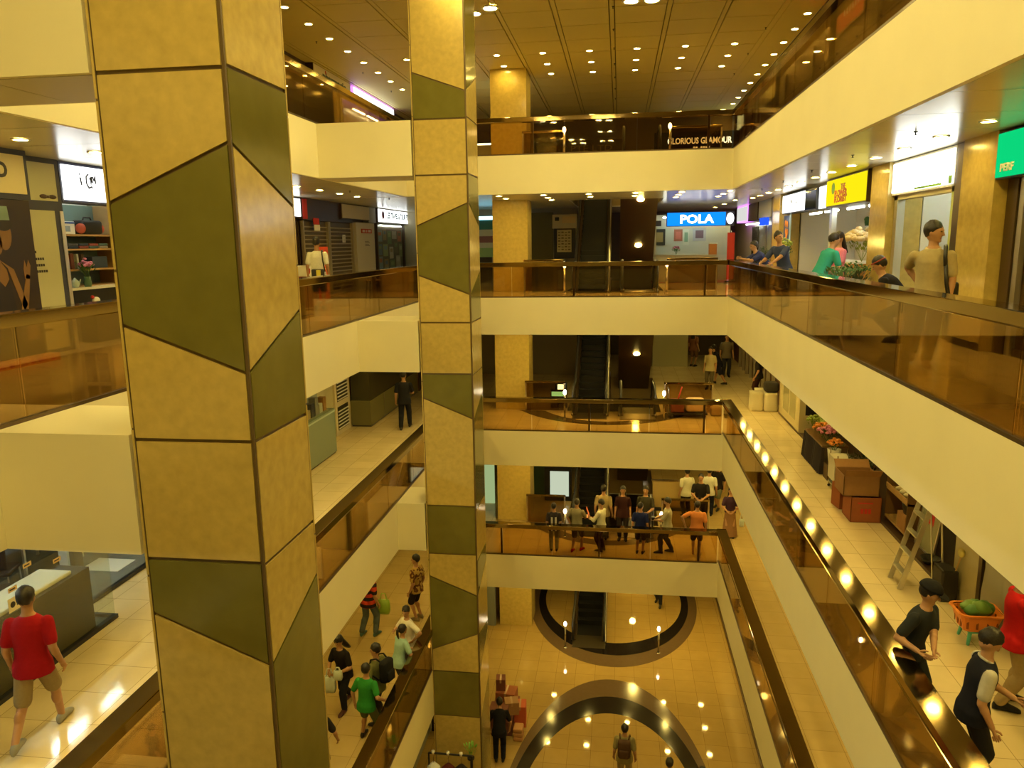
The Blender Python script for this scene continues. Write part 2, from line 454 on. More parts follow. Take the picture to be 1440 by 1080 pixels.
    if kind == 'skirt':
        L = bottom[2] if len(bottom) > 2 else .12
        rs = []
        for q in range(8):
            t = q/7; zz = (hipz+.04)*(1-t)+L*t
            ra = (.165+.085*t)*1.0; rb = (.150+.07*t)
            rs.append([S(V((pel.x+ra*cos(2*pi*j/26)*(1+.05*t*sin(7*2*pi*j/26)), pel.y*(1-t)+rb*sin(2*pi*j/26)*(1+.05*t*sin(7*2*pi*j/26)), zz))) for j in range(26)])
        c.loft(rs)
        name = 'skirt'
    else:
        for i in (0,1):
            if kind == 'trousers':
                c.cap(S(hips[i]), .097*k, S(knees[i]), .080*k); c.cap(S(knees[i]), .082*k, S(ankles[i]+V((0,0,.03))), .064*k); c.ell(S(knees[i]*.66+ankles[i]*.34-V((0,.02,0))), S((.072,.076,.11)))
            else:
                e = hips[i]*.10+knees[i]*.90
                c.cap(S(hips[i]), .098*k, S(e), .090*k)
        name = kind
    bmesh_ = remesh(c, .014*k, name, 2); bmesh_.materials.clear()
    bmesh_.materials.append(cloth('%d_%d_%d' % tuple(int(v*250) for v in col), col))
    bo = bpy.data.objects.new(name, bmesh_); COL.objects.link(bo); bo.parent = root
    if not barefoot:
        for i in (0,1):
            sg = -1 if i == 0 else 1; s_ = MB()
            f = V(feet[i]); fd = V((sg*.1,1,0)).normalized(); sd = V((fd.y,-fd.x,0))
            rs = []
            for t, w_, h_ in [(-.10,.024,.06),(-.082,.038,.098),(-.03,.045,.118),(.03,.046,.104),(.09,.050,.074),(.145,.046,.054),(.178,.026,.034)]:
                rr = []
                for j in range(12):
                    a = 2*pi*j/12; zz = max(0, h_/2+h_/2*sin(a)*1.0)
                    rr.append(S(f+fd*t+sd*(w_*cos(a)*(1 if zz > .012 else .95))+V((0,0,zz+.004))))
                rs.append(rr)
            s_.loft(rs); s_.build('shoe', cloth('shoe_%d_%d' % (int(shoes[0]*250), int(shoes[2]*250)), shoes, .5), root, True)
    return root
def backpack(label, who, col, up=1.12, back=-.19, k=1.0, lean=0):
    """a bag worn on somebody's back: a thing of its own, placed by the wearer's frame"""
    mw = M4.Translation(who.location) @ Euler((0,0,who.rotation_euler.z)).to_matrix().to_4x4()
    t = thing('backpack', label, 'backpack', mw @ V((0, back*k, (up-.20)*k)), who.rotation_euler.z)
    mm = cloth('bag_%d_%d' % (int(col[0]*250), int(col[2]*250)), col)
    tilt = M4.Rotation(R(-lean), 4, 'X')
    b = MB(); b.rbox(-.15*k,-.09*k,0,.15*k,.075*k,.44*k,.05*k, tilt); b.build('bag_body', mm, t, True)
    b = MB(); b.rbox(-.11*k,-.135*k,.03*k,.11*k,-.08*k,.24*k,.025*k, tilt); b.build('front_pocket', mm, t, True)
    for sg in (-1,1):
        b = MB(); b.tube([tilt @ V(p) for p in [(sg*.10*k,.06*k,.42*k),(sg*.115*k,.14*k,.47*k),(sg*.12*k,.27*k,.42*k),(sg*.13*k,.30*k,.28*k),(sg*.15*k,.20*k,.12*k),(sg*.13*k,.07*k,.05*k)]], .016*k, 8); b.build('strap', mm, t, True)
    return t
# ---------- the building: slabs, ceilings, edge bands, walls ----------
NEAR = -.35
def slab(z, zb, xl, name_floor='floor', opening=True, tile=None):
    f = MB()
    t0, t1 = zb+.04, z
    f.box(-12.2, -4, t0, xl-.07, YB, t1)                 # left walkway
    f.box(XR+.07, -4, t0, 8.2, YB, t1)                   # right walkway
    f.box(xl-.07, -4, t0, XR+.07, NEAR-.07, t1)          # near side
    for (a, b, c, d) in [(-12.2,-1.62,YB+.07,37), (1.38,8.2,YB+.07,37), (-1.62,1.38,YB+.07,24.3), (-1.62,1.38,30.6,37)]:
        f.box(a, c, t0, b, d, t1)
    f.box(-12.2, YB, t0, xl-.07, YB+.07, t1); f.box(XR+.07, YB, t0, 8.2, YB+.07, t1)
    struct(name_floor, f, tile or TILE)
    c = MB()                                             # planked soffit
    ce = lambda a, b, c0, d: c.box(a, c0, zb, b, d, zb+.035)
    y = -4.0
    while y < 37:
        y2 = min(y+1.33, 37)
        if y < YB:
            ce(-12.2, xl-.07, y, min(y2, YB)-.012); ce(XR+.07, 8.2, y, min(y2, YB)-.012)
        if y2 > YB+.07:
            a = max(y, YB+.07)
            if a < 24.3 or y2 > 30.6: ce(-12.2, 8.2, a, y2-.012)
            else: ce(-12.2, -1.62, a, y2-.012); ce(1.38, 8.2, a, y2-.012)
        y = y2
    struct('ceiling', c, PLANK)
N = [0]
def trim(mb, m, name=None):
    N[0] += 1
    return struct(name or 'trim_%d' % N[0], mb, m)
def bands(z, zb, xl):
    b = MB(); b.box(XR, NEAR, zb, XR+.068, YB, z); trim(b, CREAM)
    b = MB(); b.box(xl-.068, NEAR, zb, xl, YB, z); trim(b, CREAM)
    b = MB(); b.box(xl-.068, YB, zb, XR+.068, YB+.068, z); trim(b, CREAM)
    b = MB(); b.box(xl-.068, NEAR-.068, zb, XR+.068, NEAR, z); trim(b, CREAM)
    if xl < -4.1:                                        # beams that tie the two columns to the walkway
        for ya in (Y1, Y2):
            b = MB(); b.box(xl+.002, ya, zb, -4.03, ya+1.11, z); trim(b, CREAM)
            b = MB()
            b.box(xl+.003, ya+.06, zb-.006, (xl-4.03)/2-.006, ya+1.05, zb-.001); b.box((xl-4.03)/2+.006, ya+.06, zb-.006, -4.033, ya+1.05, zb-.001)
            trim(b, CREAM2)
slab(FA, SA, XLA); bands(FA, SA, XLA)
slab(FB, SB, XLB); bands(FB, SB, XLB)
slab(FC, SCC, XLC, tile=TILEL if False else TILE); bands(FC, SCC, XLC)
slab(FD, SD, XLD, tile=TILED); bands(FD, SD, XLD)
# dark strip standing for a soffit recess behind the third-floor band at the back
b = MB(); b.box(-4, YB+.12, SCC-.03, 2.1, YB+.5, SCC-.001); trim(b, DKBROWN)
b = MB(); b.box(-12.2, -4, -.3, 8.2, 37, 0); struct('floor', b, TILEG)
# inlaid dark ovals: separate flush stone inlays on the ground floor and faint ones upstairs
def oval(cx, cy, rings, z, y0=None, y1=None):
    for (ao, bo, ai, bi, m) in rings:
        mb = MB(); n = 96; vs = []; fs = []
        for j in range(n):
            a = 2*pi*j/n
            for (p, q) in ((ao,bo),(ai,bi)): vs.append((cx+p*cos(a), min(max(cy+q*sin(a), y0 if y0 else -99), y1 if y1 else 99), z))
        for j in range(n): k = (j+1) % n; fs.append((2*j, 2*k, 2*k+1, 2*j+1))
        mb.add(vs, fs); trim(mb, m)
INB = mat('brown_floor_stone', (.13,.085,.045), .14, noise_amt=.1); INK = mat('black_floor_stone', (.014,.011,.010), .12)
oval(-.1, 26.9, [(3.05,4.8,2.75,4.1,INB),(2.75,4.1,2.5,3.33,INK)], .003)
oval(-.1, 15.4, [(2.62,6.0,2.5,5.1,INB),(2.5,5.1,2.2,4.28,INK)], .003, y0=9.0)
oval(-.4, 26.9, [(3.4,4.5,2.6,4.05,INB)], FC+.003, y0=21.7, y1=24.25)
oval(-.3, 26.9, [(3.3,4.4,2.6,4.0,INB)], FD+.003, y0=21.7, y1=24.25)
# outer walls
OLIVE = mat('olive_wall', (.42,.36,.20), .5, noise_amt=.06)
DKWALL = mat('dark_back_wall', (.10,.075,.045), .5)
b = MB(); b.box(-12.4, -4, 0, -12.2, 37, CEIL+.2); struct('wall_left', b, OLIVE)
b = MB(); b.box(8.2, -4, 0, 8.4, 37, CEIL+.2); struct('wall_right', b, OLIVE)
b = MB(); b.box(-12.4, 37, 0, 8.4, 37.2, CEIL+.2); struct('wall_back', b, DKWALL)
b = MB(); b.box(-12.4, -4.2, 0, 8.4, -4, CEIL+.2); struct('wall_front', b, OLIVE)
# ground-floor side walls under the first walkways
b = MB(); b.box(3.74, -4, 0, 3.9, 37, SD); struct('wall_right', b, CREAM)
b = MB(); b.box(3.70, -4, 0, 3.74, 37, .16); struct('baseboard_right', b, DKBROWN)
b = MB(); b.box(-5.2, 16.2, 0, -5.0, 24.3, SD); b.box(-12, 24.3, 0, -4.15, 24.5, SD); struct('wall_left', b, mat('grey_wall', (.22,.24,.22), .4))
# top ceiling: rows of panels with open joints
b = MB(); b.box(-12.4, -4.2, CEIL+.05, 8.4, 37.2, CEIL+.2); struct('ceiling', b, mat('ceiling_void', (.16,.12,.06), .8))
c = MB()
xs = [-12.3, -8.72, -6.86] + [-4.16-1.31+.0+1.31*i for i in range(0, 8)] + [3.71, 5.2, 8.3]
xs = sorted(set(round(v, 3) for v in xs))
for i in range(len(xs)-1):
    y = -4.2; step = 1.35
    plain = xs[i] < -6.9 or xs[i] >= 3.6
    while y < 37.1:
        st = step
        if 21.9 < y < 26.0: st = 26.0-y
        if plain: st = 41.4
        y2 = min(y+st, 37.2)
        c.box(xs[i]+.075, y+(.014 if not plain else 0), CEIL, xs[i+1]-.075, y2-(.014 if not plain else 0), CEIL+.05)
        y = y2
for x_ in xs[1:-1]: c.box(x_-.05, -4.2, CEIL+.008, x_+.05, 37.2, CEIL+.05)
struct('ceiling', c, CEILM)

# ---------- columns ----------
def column(y, panels_front, panels_right, label, z0=0.0):
    """square column; panels: list of (corner heights) polygons on the front (-y) and right (+x) faces"""
    t = thing('column', label, 'column', (-3.46, y+.54, z0), 0)
    core = MB(); core.box(-.52, -.52, 0, .52, .52, CEIL-z0); core.build('column_core', JOINT, t)
    w = .54
    for face, pans in (('f', panels_front), ('r', panels_right)):
        for zl0, zr0, zl1, zr1, col in pans:             # left/right bottom, left/right top heights
            g = .016; mb = MB()
            q = .034; h = [(-w+q, zl0+g), (w-q, zr0+g), (w-q, zr1-g), (-w+q, zl1-g)]
            if face == 'f': vs = [(a, -.52, b-z0) for a, b in h]+[(a, -w, b-z0) for a, b in h]
            else: vs = [(.52, a, b-z0) for a, b in h]+[(w, a, b-z0) for a, b in h]
            mb.add(vs, [(0,1,2,3),(7,6,5,4),(0,4,5,1),(1,5,6,2),(2,6,7,3),(3,7,4,0)])
            mb.build('stone_panel' if col == 's' else 'green_panel', STONE if col == 's' else GREEN, t)
    for sx, sy in ((-1,-1),(1,-1),(1,1)):
        mb = MB(); mb.box(sx*(w-.026), sy*(w-.026), 0, sx*(w-.003), sy*(w-.003), CEIL-z0-.005); mb.build('corner_strip', JOINT, t)
    for face in ('b', 'l'):                              # plain cladding on the hidden faces
        mb = MB()
        for k in range(int((CEIL-z0)/1.3)+1):
            a = k*1.3; e = min(a+1.28, CEIL-z0)
            if face == 'b': mb.box(-w, .52, a, w, w, e)
            else: mb.box(-w, -w, a, -.52, w, e)
        mb.build('stone_panel', STONE, t)
    return t
FRONT = [(16.39,16.03,CEIL-.01,CEIL-.01,'s'),(15.53,15.53,16.39,16.03,'g'),(14.485,14.485,15.53,15.53,'s'),(13.52,13.94,14.485,14.485,'s'),
  (12.55,12.17,13.52,13.94,'g'),(11.6,11.6,12.55,12.17,'s'),(10.55,10.55,11.6,11.6,'s'),(10.04,9.62,10.55,10.55,'g'),(7.72,7.72,10.04,9.62,'s'),
  (6.64,6.64,7.72,7.72,'g'),(6.12,5.71,6.64,6.64,'s'),(4.41,4.82,6.12,5.71,'g'),(3.89,3.89,4.41,4.82,'s'),(2.81,2.81,3.89,3.89,'g'),(.03,.03,2.81,2.81,'s')]
RIGHT = [(16.04,16.46,CEIL-.01,CEIL-.01,'g'),(15.55,15.55,16.04,16.46,'s'),(14.5,14.5,15.55,15.55,'s'),(13.93,13.52,14.5,14.5,'g'),(12.18,12.58,13.93,13.52,'s'),
  (11.6,11.6,12.18,12.58,'g'),(10.53,10.53,11.6,11.6,'s'),(9.62,9.98,10.53,10.53,'s'),(7.62,7.62,9.62,9.98,'g'),(6.5,6.5,7.62,7.62,'s'),(5.71,6.1,6.5,6.5,'g'),
  (4.82,4.6,5.71,6.1,'s'),(3.9,4.4,4.82,4.6,'g'),(2.81,3.25,3.9,4.4,'s'),(.03,.03,2.81,3.25,'g')]
column(Y1, FRONT, RIGHT, 'massive square column in the left foreground, clad in beige stone and slanted green panels')
column(Y2, FRONT, RIGHT, 'second square column, further away and slimmer in view, clad in beige and green stone')
def plain_column(label):
    t = thing('column', label, 'column', (-3.44, 24.98, 0))
    for z0, z1 in ((.0,SD),(FD,SCC),(FC,SB),(FB,SA),(FA,CEIL)):
        mb = MB(); mb.box(-.56, -.56, z0+.003, .56, .56, z1-.003); mb.build('stone_shaft', STONE, t)
    return t
plain_column('plain beige square column standing behind the far end balconies, left of the escalators')

# ---------- glass balustrades ----------
def balustrade(label, p0, p1, z, inn, posts, seams, h=.985, glass=None):
    """p0->p1 run along the edge; inn = unit vector away from the void; posts/seams = distances along the run"""
    p0, p1 = V((p0[0], p0[1], 0)), V((p1[0], p1[1], 0)); L = (p1-p0).length; d = (p1-p0)/L; n = V((inn[0], inn[1], 0))
    ang = math.atan2(d.y, d.x)
    t = thing('glass_balustrade', label, 'balustrade', (p0.x, p0.y, z), ang)
    sgn = 1 if V((-d.y, d.x, 0)).dot(n) > 0 else -1      # local +y side
    r = MB(); r.rbox(0, sgn*-.035, h-.125, L, sgn*.20, h, .012); r.build('handrail', BRONZE, t)
    e = MB(); e.box(0, sgn*.0, 0, L, sgn*.045, .035); e.build('floor_channel', DKBRONZE, t)
    cuts = [0]+sorted(seams)+[L]
    for a, b_ in zip(cuts, cuts[1:]):
        if b_-a < .05: continue
        g = MB(); g.box(a+.006, sgn*.016, .03, b_-.006, sgn*.028, h-.12); g.build('glass_pane', glass or GLASS, t)
    for s in posts:
        q = MB(); q.box(s-.025, sgn*.05, 0, s+.025, sgn*.13, h-.12); q.build('post', DKBRONZE, t)
    return t
def seq(a, b, st): 
    o = []; v = a
    while v < b: o.append(v); v += st
    return o
for z, xl, fl in ((FA, XLA, 'top'), (FB, XLB, 'third-floor'), (FC, XLC, 'second-floor'), (FD, XLD, 'first-floor')):
    y0 = -.2
    postsY = [.55, 4.55, 8.5, 12.4, 16.4, 20.3] if xl != XLB else [.55, 4.0, 8.6, 12.55, 16.5, 20.3]
    ps = [v-y0 for v in postsY]; sm = sorted([v-y0+.07 for v in postsY]+[v-y0+2.1 for v in postsY[:-1]])
    balustrade(f'{fl} glass balustrade along the right walkway, flat bronze handrail' if z != FA else 'top-floor dark glass balustrade above the upper right cream band', (XR, y0), (XR, YB+.2), z, (1,0), ps, sm)
    balustrade(f'{fl} glass balustrade along the left walkway, passing behind the two stone columns', (xl, y0), (xl, YB+.2), z, (-1,0), ps, sm)
    pb = {FA: [1.5,4.9,8.25], FB: [2.2,7.65], FC: [3.83,7.07], FD: [.56,3.5,6.38]}[z]
    L = XR-xl
    px = {FA: [-2.38,2.31], FB: [-1.25,2.34], FC: [-.81,2.43], FD: [-3.43,-.5,2.39]}[z]
    sx = {FA: [-1.5,.44,2.35], FB: [-3.0,-1.2,1.06,2.38], FC: [-2.47,-.77,.9,2.47], FD: [-3.39,-1.9,-.46,1.0,2.43]}[z]
    balustrade(f'{fl} glass balustrade crossing the far end in front of the escalators', (xl+.05, YB+.001), (XR-.05, YB+.001), z, (0,1), [v-xl-.05 for v in px], [v-xl-.05 for v in sx])

# ---------- downlights ----------
ring = MB()
ring.cur = 1; ring.cyl((0,0,-.012), .078, .006, 16)
ring.cur = 0; ring.lathe((0,0,0), [(.082,-.016),(.105,-.014),(.108,-.002),(.082,-.002)], 16, False)
DLM = ring.mesh('downlight', [WHITE, LAMP])
def lights(pts, z, label, group, mesh=None):
    for x, y in pts:
        o = bpy.data.objects.new('downlight', mesh or DLM); COL.objects.link(o); o.location = (x, y, z)
        tag(o, label, 'ceiling light', group)
row = lambda x, y0, n, s=1.35: [(x, y0+s*i) for i in range(n)]
lights(row(4.36, 12.0, 17), CEIL, 'round downlight in the row along the top ceiling over the right walkway', 'top ceiling lights, right row')
lights(row(-7.45, 13.3, 11), CEIL, 'round downlight in the row along the top ceiling over the left walkway', 'top ceiling lights, left row')
lights([(x, y) for x in (-6.13,-3.5,-2.19,-.88,.43,1.74,3.05) for y in (22.66,24.03,25.38)], CEIL, 'round downlight in the three-deep grid on the top ceiling behind the far balcony', 'top ceiling lights, middle grid')
GXR = lambda z, fl: lights(row(4.27, 1.9, 19), z, f'round downlight in the soffit over the {fl} right walkway', f'{fl} right walkway lights')
GXR(SA, 'third-floor'); GXR(SB, 'second-floor'); GXR(SCC, 'first-floor')
for z, fl, xx in ((SA,'third-floor',-7.2),(SB,'second-floor',-6.0),(SCC,'first-floor',-5.6)):
    lights(row(xx, 3.3, 14), z, f'round downlight in the soffit over the {fl} left walkway', f'{fl} left walkway lights')
for z, fl in ((SA,'third-floor'),(SB,'second-floor'),(SCC,'first-floor'),(SD,'ground-floor')):
    lights([(x, y) for x in (-3.42,-2.14,-.87,.44,1.70,3.0) for y in (22.1,23.45)]+[(x, y) for x in (-2.14,1.72,3.0) for y in (24.75,)]+[(3.9, y) for y in (27.5,30.2,33)], z, f'round downlight in the soffit behind the {fl} far balcony', f'{fl} far end lights')
lights([(3.35, y) for y in (9,15)], SD, 'round downlight in the soffit along the ground-floor right edge', 'ground-floor right lights')
big = MB()
big.cur = 1; big.cyl((0,0,-.02), .15, .008, 24)
big.cur = 0; big.lathe((0,0,0), [(.155,-.03),(.20,-.026),(.205,-.002),(.155,-.002)], 24, False)
BLM = big.mesh('atrium_lamp', [WHITE, LAMPBIG])
for yy in (18.6, 15.1, 11.6, 8.1, 4.6, 1.1):
    lab = 'large lamp of a pair at the top edge of the view, in the ceiling' if yy > 18 else 'unseen large lamp of a pair added in the ceiling over the void'
    lights(([(-3.40, yy), (-2.95, yy-.35)] if yy > 6 else [(-2.5, max(.2, yy-2.9)), (-2.0, max(.2, yy-2.9))])+([(.20, yy-.25), (.66, yy-.25)] if yy > 18 else [(-.95, yy-.25), (-.49, yy-.25)]), CEIL, lab, 'large lamps over the void', BLM)  # nearer rows are unseen, placed to balance light on bands and columns
# small black sprinkler heads
sp = MB(); sp.cyl((0,0,-.04), .008, .04, 8); sp.cyl((0,0,-.044), .020, .005, 12); sp.cyl((0,0,-.008), .026, .008, 12)
SPM = sp.mesh('sprinkler', BLACK)
def sprinklers(pts, z, label, group):
    for x, y in pts:
        o = bpy.data.objects.new('ceiling_sprinkler', SPM); COL.objects.link(o); o.location = (x, y, z); tag(o, label, 'sprinkler', group)
sprinklers([(-.2+.0*i, 18.7+1.9*i) for i in range(7)]+[(3.6, 18.5+2.7*i) for i in range(4)]+[(-7.9,20.3),(-7.9,24),(-7.9,27)], CEIL, 'small dark sprinkler head under the top ceiling', 'top ceiling sprinklers')
sprinklers([(3.75, 10.8+2.7*i) for i in range(5)], SA, 'small dark sprinkler head under the third-floor right soffit', 'right soffit sprinklers')
sprinklers([(-6.6, 18.6),(-6.6,21.9),(-6.6,25)], SA, 'small dark sprinkler head under the third-floor left soffit', 'left soffit sprinklers')

# ---------- escalators ----------
def escalator(x0, x1, z0, z1, up, label):
    """flight between two floors; up=True climbs away from the viewer"""
    w = (x1-x0); cx = (x0+x1)/2
    t = thing('escalator', label, 'escalator', (cx, 23.6, z0))
    yA, yB = 1.1, 6.9; rise = z1-z0
    f = lambda y: 0 if y < yA else (rise if y > yB else rise*(y-yA)/(yB-yA))
    zz = (lambda y: f(y)) if up else (lambda y: f(8.0-y))
    hw = w/2
    prof = [0, yA, (yA+yB)/2, yB, 8.0]
    b = MB()
    for sg in (-1,1): # side skirts and truss
        vs = [(sg*hw, y, zz(y)+.05) for y in prof]; lo = [(sg*hw, y, zz(y)-(.42 if 0 < i < 4 else .30)) for i, y in enumerate(prof)]
        vs2 = [(sg*(hw-.16), y, z) for _, y, z in vs]; lo2 = [(sg*(hw-.16), y, z) for _, y, z in lo]
        b.loft([[vs[i], lo[i], lo2[i], vs2[i]] for i in range(5)])
    b.build('truss', DKBRONZE, t)
    u = MB()
    lo = [(-hw, y, zz(y)-(.42 if 0 < i < 4 else .30)) for i, y in enumerate(prof)]
    u.loft([[(-hw+.001, y, z-.002), (hw-.001, y, z-.002), (hw-.001, y, z+.02), (-hw+.001, y, z+.02)] for _, y, z in lo]); u.build('underside_panel', DKBROWN if not up else BLACK, t)
    n = 22; s = MB()
    for i in range(n):
        ya = yA+(yB-yA)*i/n; yb = yA+(yB-yA)*(i+1)/n
        za = max(zz(ya), zz(yb)) if up else max(zz(ya), zz(yb))
        s.box(-hw+.17, ya, za-.18, hw-.17, yb, za+.0)
    s.box(-hw+.17, 0, zz(0)-.1, hw-.17, yA, zz(0)+.012); s.box(-hw+.17, yB, zz(8)-.1, hw-.17, 8, zz(8)+.012)
    s.build('steps', mat('escalator_steps', (.004,.004,.0045), .6), t)
    cp = MB(); cp.box(-hw+.05, -.45, zz(0)-.02, hw-.05, .35, zz(0)+.02) if True else None
    cp.build('comb_plate', mat('comb_metal', (.10,.08,.05), .4, metal=.6), t)
    for sg in (-1,1):
        x = sg*(hw-.08)
        g = MB(); pts = [(y, zz(y)) for y in [-.05]+prof[1:4]+[8.0]]
        g.loft([[(x-.006, y, z+.05), (x+.006, y, z+.05), (x+.006, y, z+.90), (x-.006, y, z+.90)] for y, z in pts]); g.build('balustrade_panel', mat('escalator_panel', (.045,.028,.014), .25), t)
        h = MB(); path = [(x, y, z+.93) for y, z in pts]
        path = [(x, .0, zz(0)+.12), (x, -.22, zz(0)+.18), (x, -.36, zz(0)+.45), (x, -.30, zz(0)+.78), (x, -.10, zz(0)+.92)]+path[1:]
        h.tube(path, .042, 8); h.build('moving_handrail', BLACK, t, True)
        k = MB(); k.tube([(x+sg*.03, y, z+.06) for y, z in pts], .028, 8); k.build('skirt_strip', ALU, t, True)
    if not up:
        for i, yy in enumerate((2.0, 4.2)):
            m = MB(); zc = zz(yy)-.42*1.0-.012
            sl = math.atan2(zz(yy+.5)-zz(yy-.5), 1.0)
            mm = M4.Translation((.05, yy, zc)) @ M4.Rotation(sl, 4, 'X')
            m.cyl((0,0,-.012), .11, .012, 20); m.xform(mm); m.build('soffit_lamp', LAMP, t)
    return t
lv = [FG, FD, FC, FB, FA]; nm = ['ground', 'first', 'second', 'third', 'top']
for i in range(4):
    escalator(-1.46, -.28, lv[i], lv[i+1], True, f'dark escalator climbing away from the {nm[i]} floor, left one of the pair')
    escalator(.02, 1.22, lv[i], lv[i+1], False, f'escalator sloping down from the {nm[i+1]} floor, its dark underside seen from the {nm[i]} floor')
for i in range(5):
    for x in (-1.62, 1.40):
        t = thing('guard_post', f'slim post with a small glowing lamp reflection {"left" if x < 0 else "right"} of the {nm[i]}-floor escalator landing', 'post', (x, 23.1, lv[i]))
        m = MB(); m.cyl((0,0,0), .028, .78, 12); m.cyl((0,0,0), .06, .02, 16); m.build('stem', STEEL, t, True)
        m = MB(); m.ell((0,0,.85), (.05,.05,.085)); m.build('reflection_blob', emat('reflection_glow', (1,.85,.55), 9), t, True)  # glowing ellipsoid stands in for a lamp reflected in the steel post
    if 1 <= i <= 4:
        for side, xa, xb in (('left', -3.0, -1.68), ('right', 1.46, 3.0)):
            t = thing('stairwell_guard', f'low glass guard with a metal rail {side} of the {nm[i]}-floor escalator opening', 'guard rail', (xa, 24.2, lv[i]))
            m = MB(); m.rbox(0, 0, .93, xb-xa, .07, 1.0, .015); m.build('rail', BRONZE, t)
            m = MB(); m.box(.03, .03, .02, xb-xa-.03, .042, .93); m.build('glass_pane', SMOKE, t)
            for xx in (.03, xb-xa-.03):
                m = MB(); m.box(xx-.025, .01, 0, xx+.025, .06, .93); m.build('post', STEEL, t)
# dim warm ambient fill added to the world inside the building
w = bpy.data.worlds.new('World'); SC.world = w; w.use_nodes = True
w.node_tree.nodes['Background'].inputs[0].default_value = (1, .8, .45, 1); w.node_tree.nodes['Background'].inputs[1].default_value = .02

# ---------- camera ----------
cd = bpy.data.cameras.new('Camera'); cam = bpy.data.objects.new('Camera', cd); COL.objects.link(cam); SC.camera = cam
cd.sensor_fit = 'HORIZONTAL'; cd.sensor_width = 36; cd.lens = 1069.9*36/1440; cd.clip_start = .05; cd.clip_end = 200
pa, ya, ra = R(10.5092), R(8.0472), R(-.8511)
fwd = V((-sin(ya)*cos(pa), cos(ya)*cos(pa), -sin(pa))); rgt = V((cos(ya), sin(ya), 0)); upv = rgt.cross(fwd)
r2 = rgt*cos(ra)+upv*sin(ra); u2 = -rgt*sin(ra)+upv*cos(ra)
cam.matrix_world = M4(((r2.x,u2.x,-fwd.x,0),(r2.y,u2.y,-fwd.y,0),(r2.z,u2.z,-fwd.z,13.164),(0,0,0,1)))
SC.view_settings.view_transform = 'Standard'; SC.view_settings.look = 'None'; SC.view_settings.gamma = 1; SC.view_settings.use_curve_mapping = False
SC.view_settings.exposure = 1.42
SC.cycles.max_bounces = 8; SC.cycles.diffuse_bounces = 4; SC.cycles.glossy_bounces = 4; SC.cycles.transparent_max_bounces = 16; SC.cycles.transmission_bounces = 6
SC.cycles.use_denoising = True; SC.cycles.caustics_reflective = False; SC.cycles.caustics_refractive = False; SC.cycles.sample_clamp_indirect = 4
# ---------- shops ----------
GLOWW = emat('sign_white_glow', (.97,1,.95), 1.15)
GLOWWARM = emat('sign_cream_glow', (1,.97,.86), 2.2)
INKD = mat('dark_lettering', (.02,.018,.03), .5)
REDP = mat('red_paint', (.55,.03,.02), .5); REDL = mat('red_lettering', (.45,.02,.02), .5)
OLIVEP = mat('olive_panel', (.46,.46,.30), .35); CREAMP = mat('cream_panel', (.62,.55,.36), .45)
GRAYP = mat('grey_panel', (.33,.33,.30), .4); STRIPM = mat('shutter_slat', (.48,.42,.30), .35, metal=.5)
WOODL = mat('light_wood', (.45,.29,.12), .45, noise_amt=.15, noise_scale=6)
CARD = mat('cardboard', (.34,.18,.075), .8, noise_amt=.12, noise_scale=10); CARDR = mat('reddish_cardboard', (.33,.10,.035), .8, noise_amt=.15, noise_scale=9)
CARDD = mat('dark_cardboard', (.17,.055,.028), .8, noise_amt=.15, noise_scale=9)
LEAF = mat('leaf_green', (.05,.13,.025), .5, noise_amt=.3, noise_scale=20); LEAFD = mat('dark_leaf', (.018,.04,.014), .5, noise_amt=.3, noise_scale=20); LEAFY = mat('yellow_green_leaf', (.28,.36,.06), .5)
PINKF = mat('pink_petals', (.60,.20,.34), .6); CREAMF = mat('cream_petals', (.75,.60,.35), .6); WHITEF = mat('white_petals', (.8,.78,.7), .6); ORANGEF = mat('orange_petals', (.75,.28,.05), .6)
def part(mb, name, m, t, smooth=False): return mb.build(name, m, t, smooth)
def bxp(t, name, m, *a, r=0):
    b = MB(); (b.rbox(*a, r) if r else b.box(*a)); return b.build(name, m, t)
def simple(name, label, cat, loc, m, mb, group=None, smooth=False):
    o = mb.build(name, m, None, smooth); o.location = loc; return tag(o, label, cat, group)
def sign(label, X, dr, y0, y1, z0, z1, depth, face, frame=BLACK, texts=(), fr=.03, name='shop_sign', cat='sign'):
    """box sign on a side wall; dr=+1 faces +x, -1 faces -x; X = front face"""
    t = thing(name, label, cat, (X, (y0+y1)/2, z0)); h = z1-z0; w = (y1-y0)/2
    bxp(t, 'sign_box', frame, -dr*depth, -w, 0, -dr*.02, w, h)
    lf = bxp(t, 'lit_face', face, -dr*.022, -w+fr, fr, 0, w-fr, h-fr)
    for body, size, dy, dz, m, fw in texts:
        mtx = (face_px if dr > 0 else face_nx)(dr*.004, dy, dz)
        text_mesh('lettering', body, size, m, lf, mtx, .003, bold=size*.035, fitw=fw)
    return t
def wallrun(X, y0, y1, z0, z1, dr, m, th=.12):
    b = MB(); b.box(X, y0, z0, X-dr*th, y1, z1); return struct('wall_left' if dr > 0 else 'wall_right', b, m)

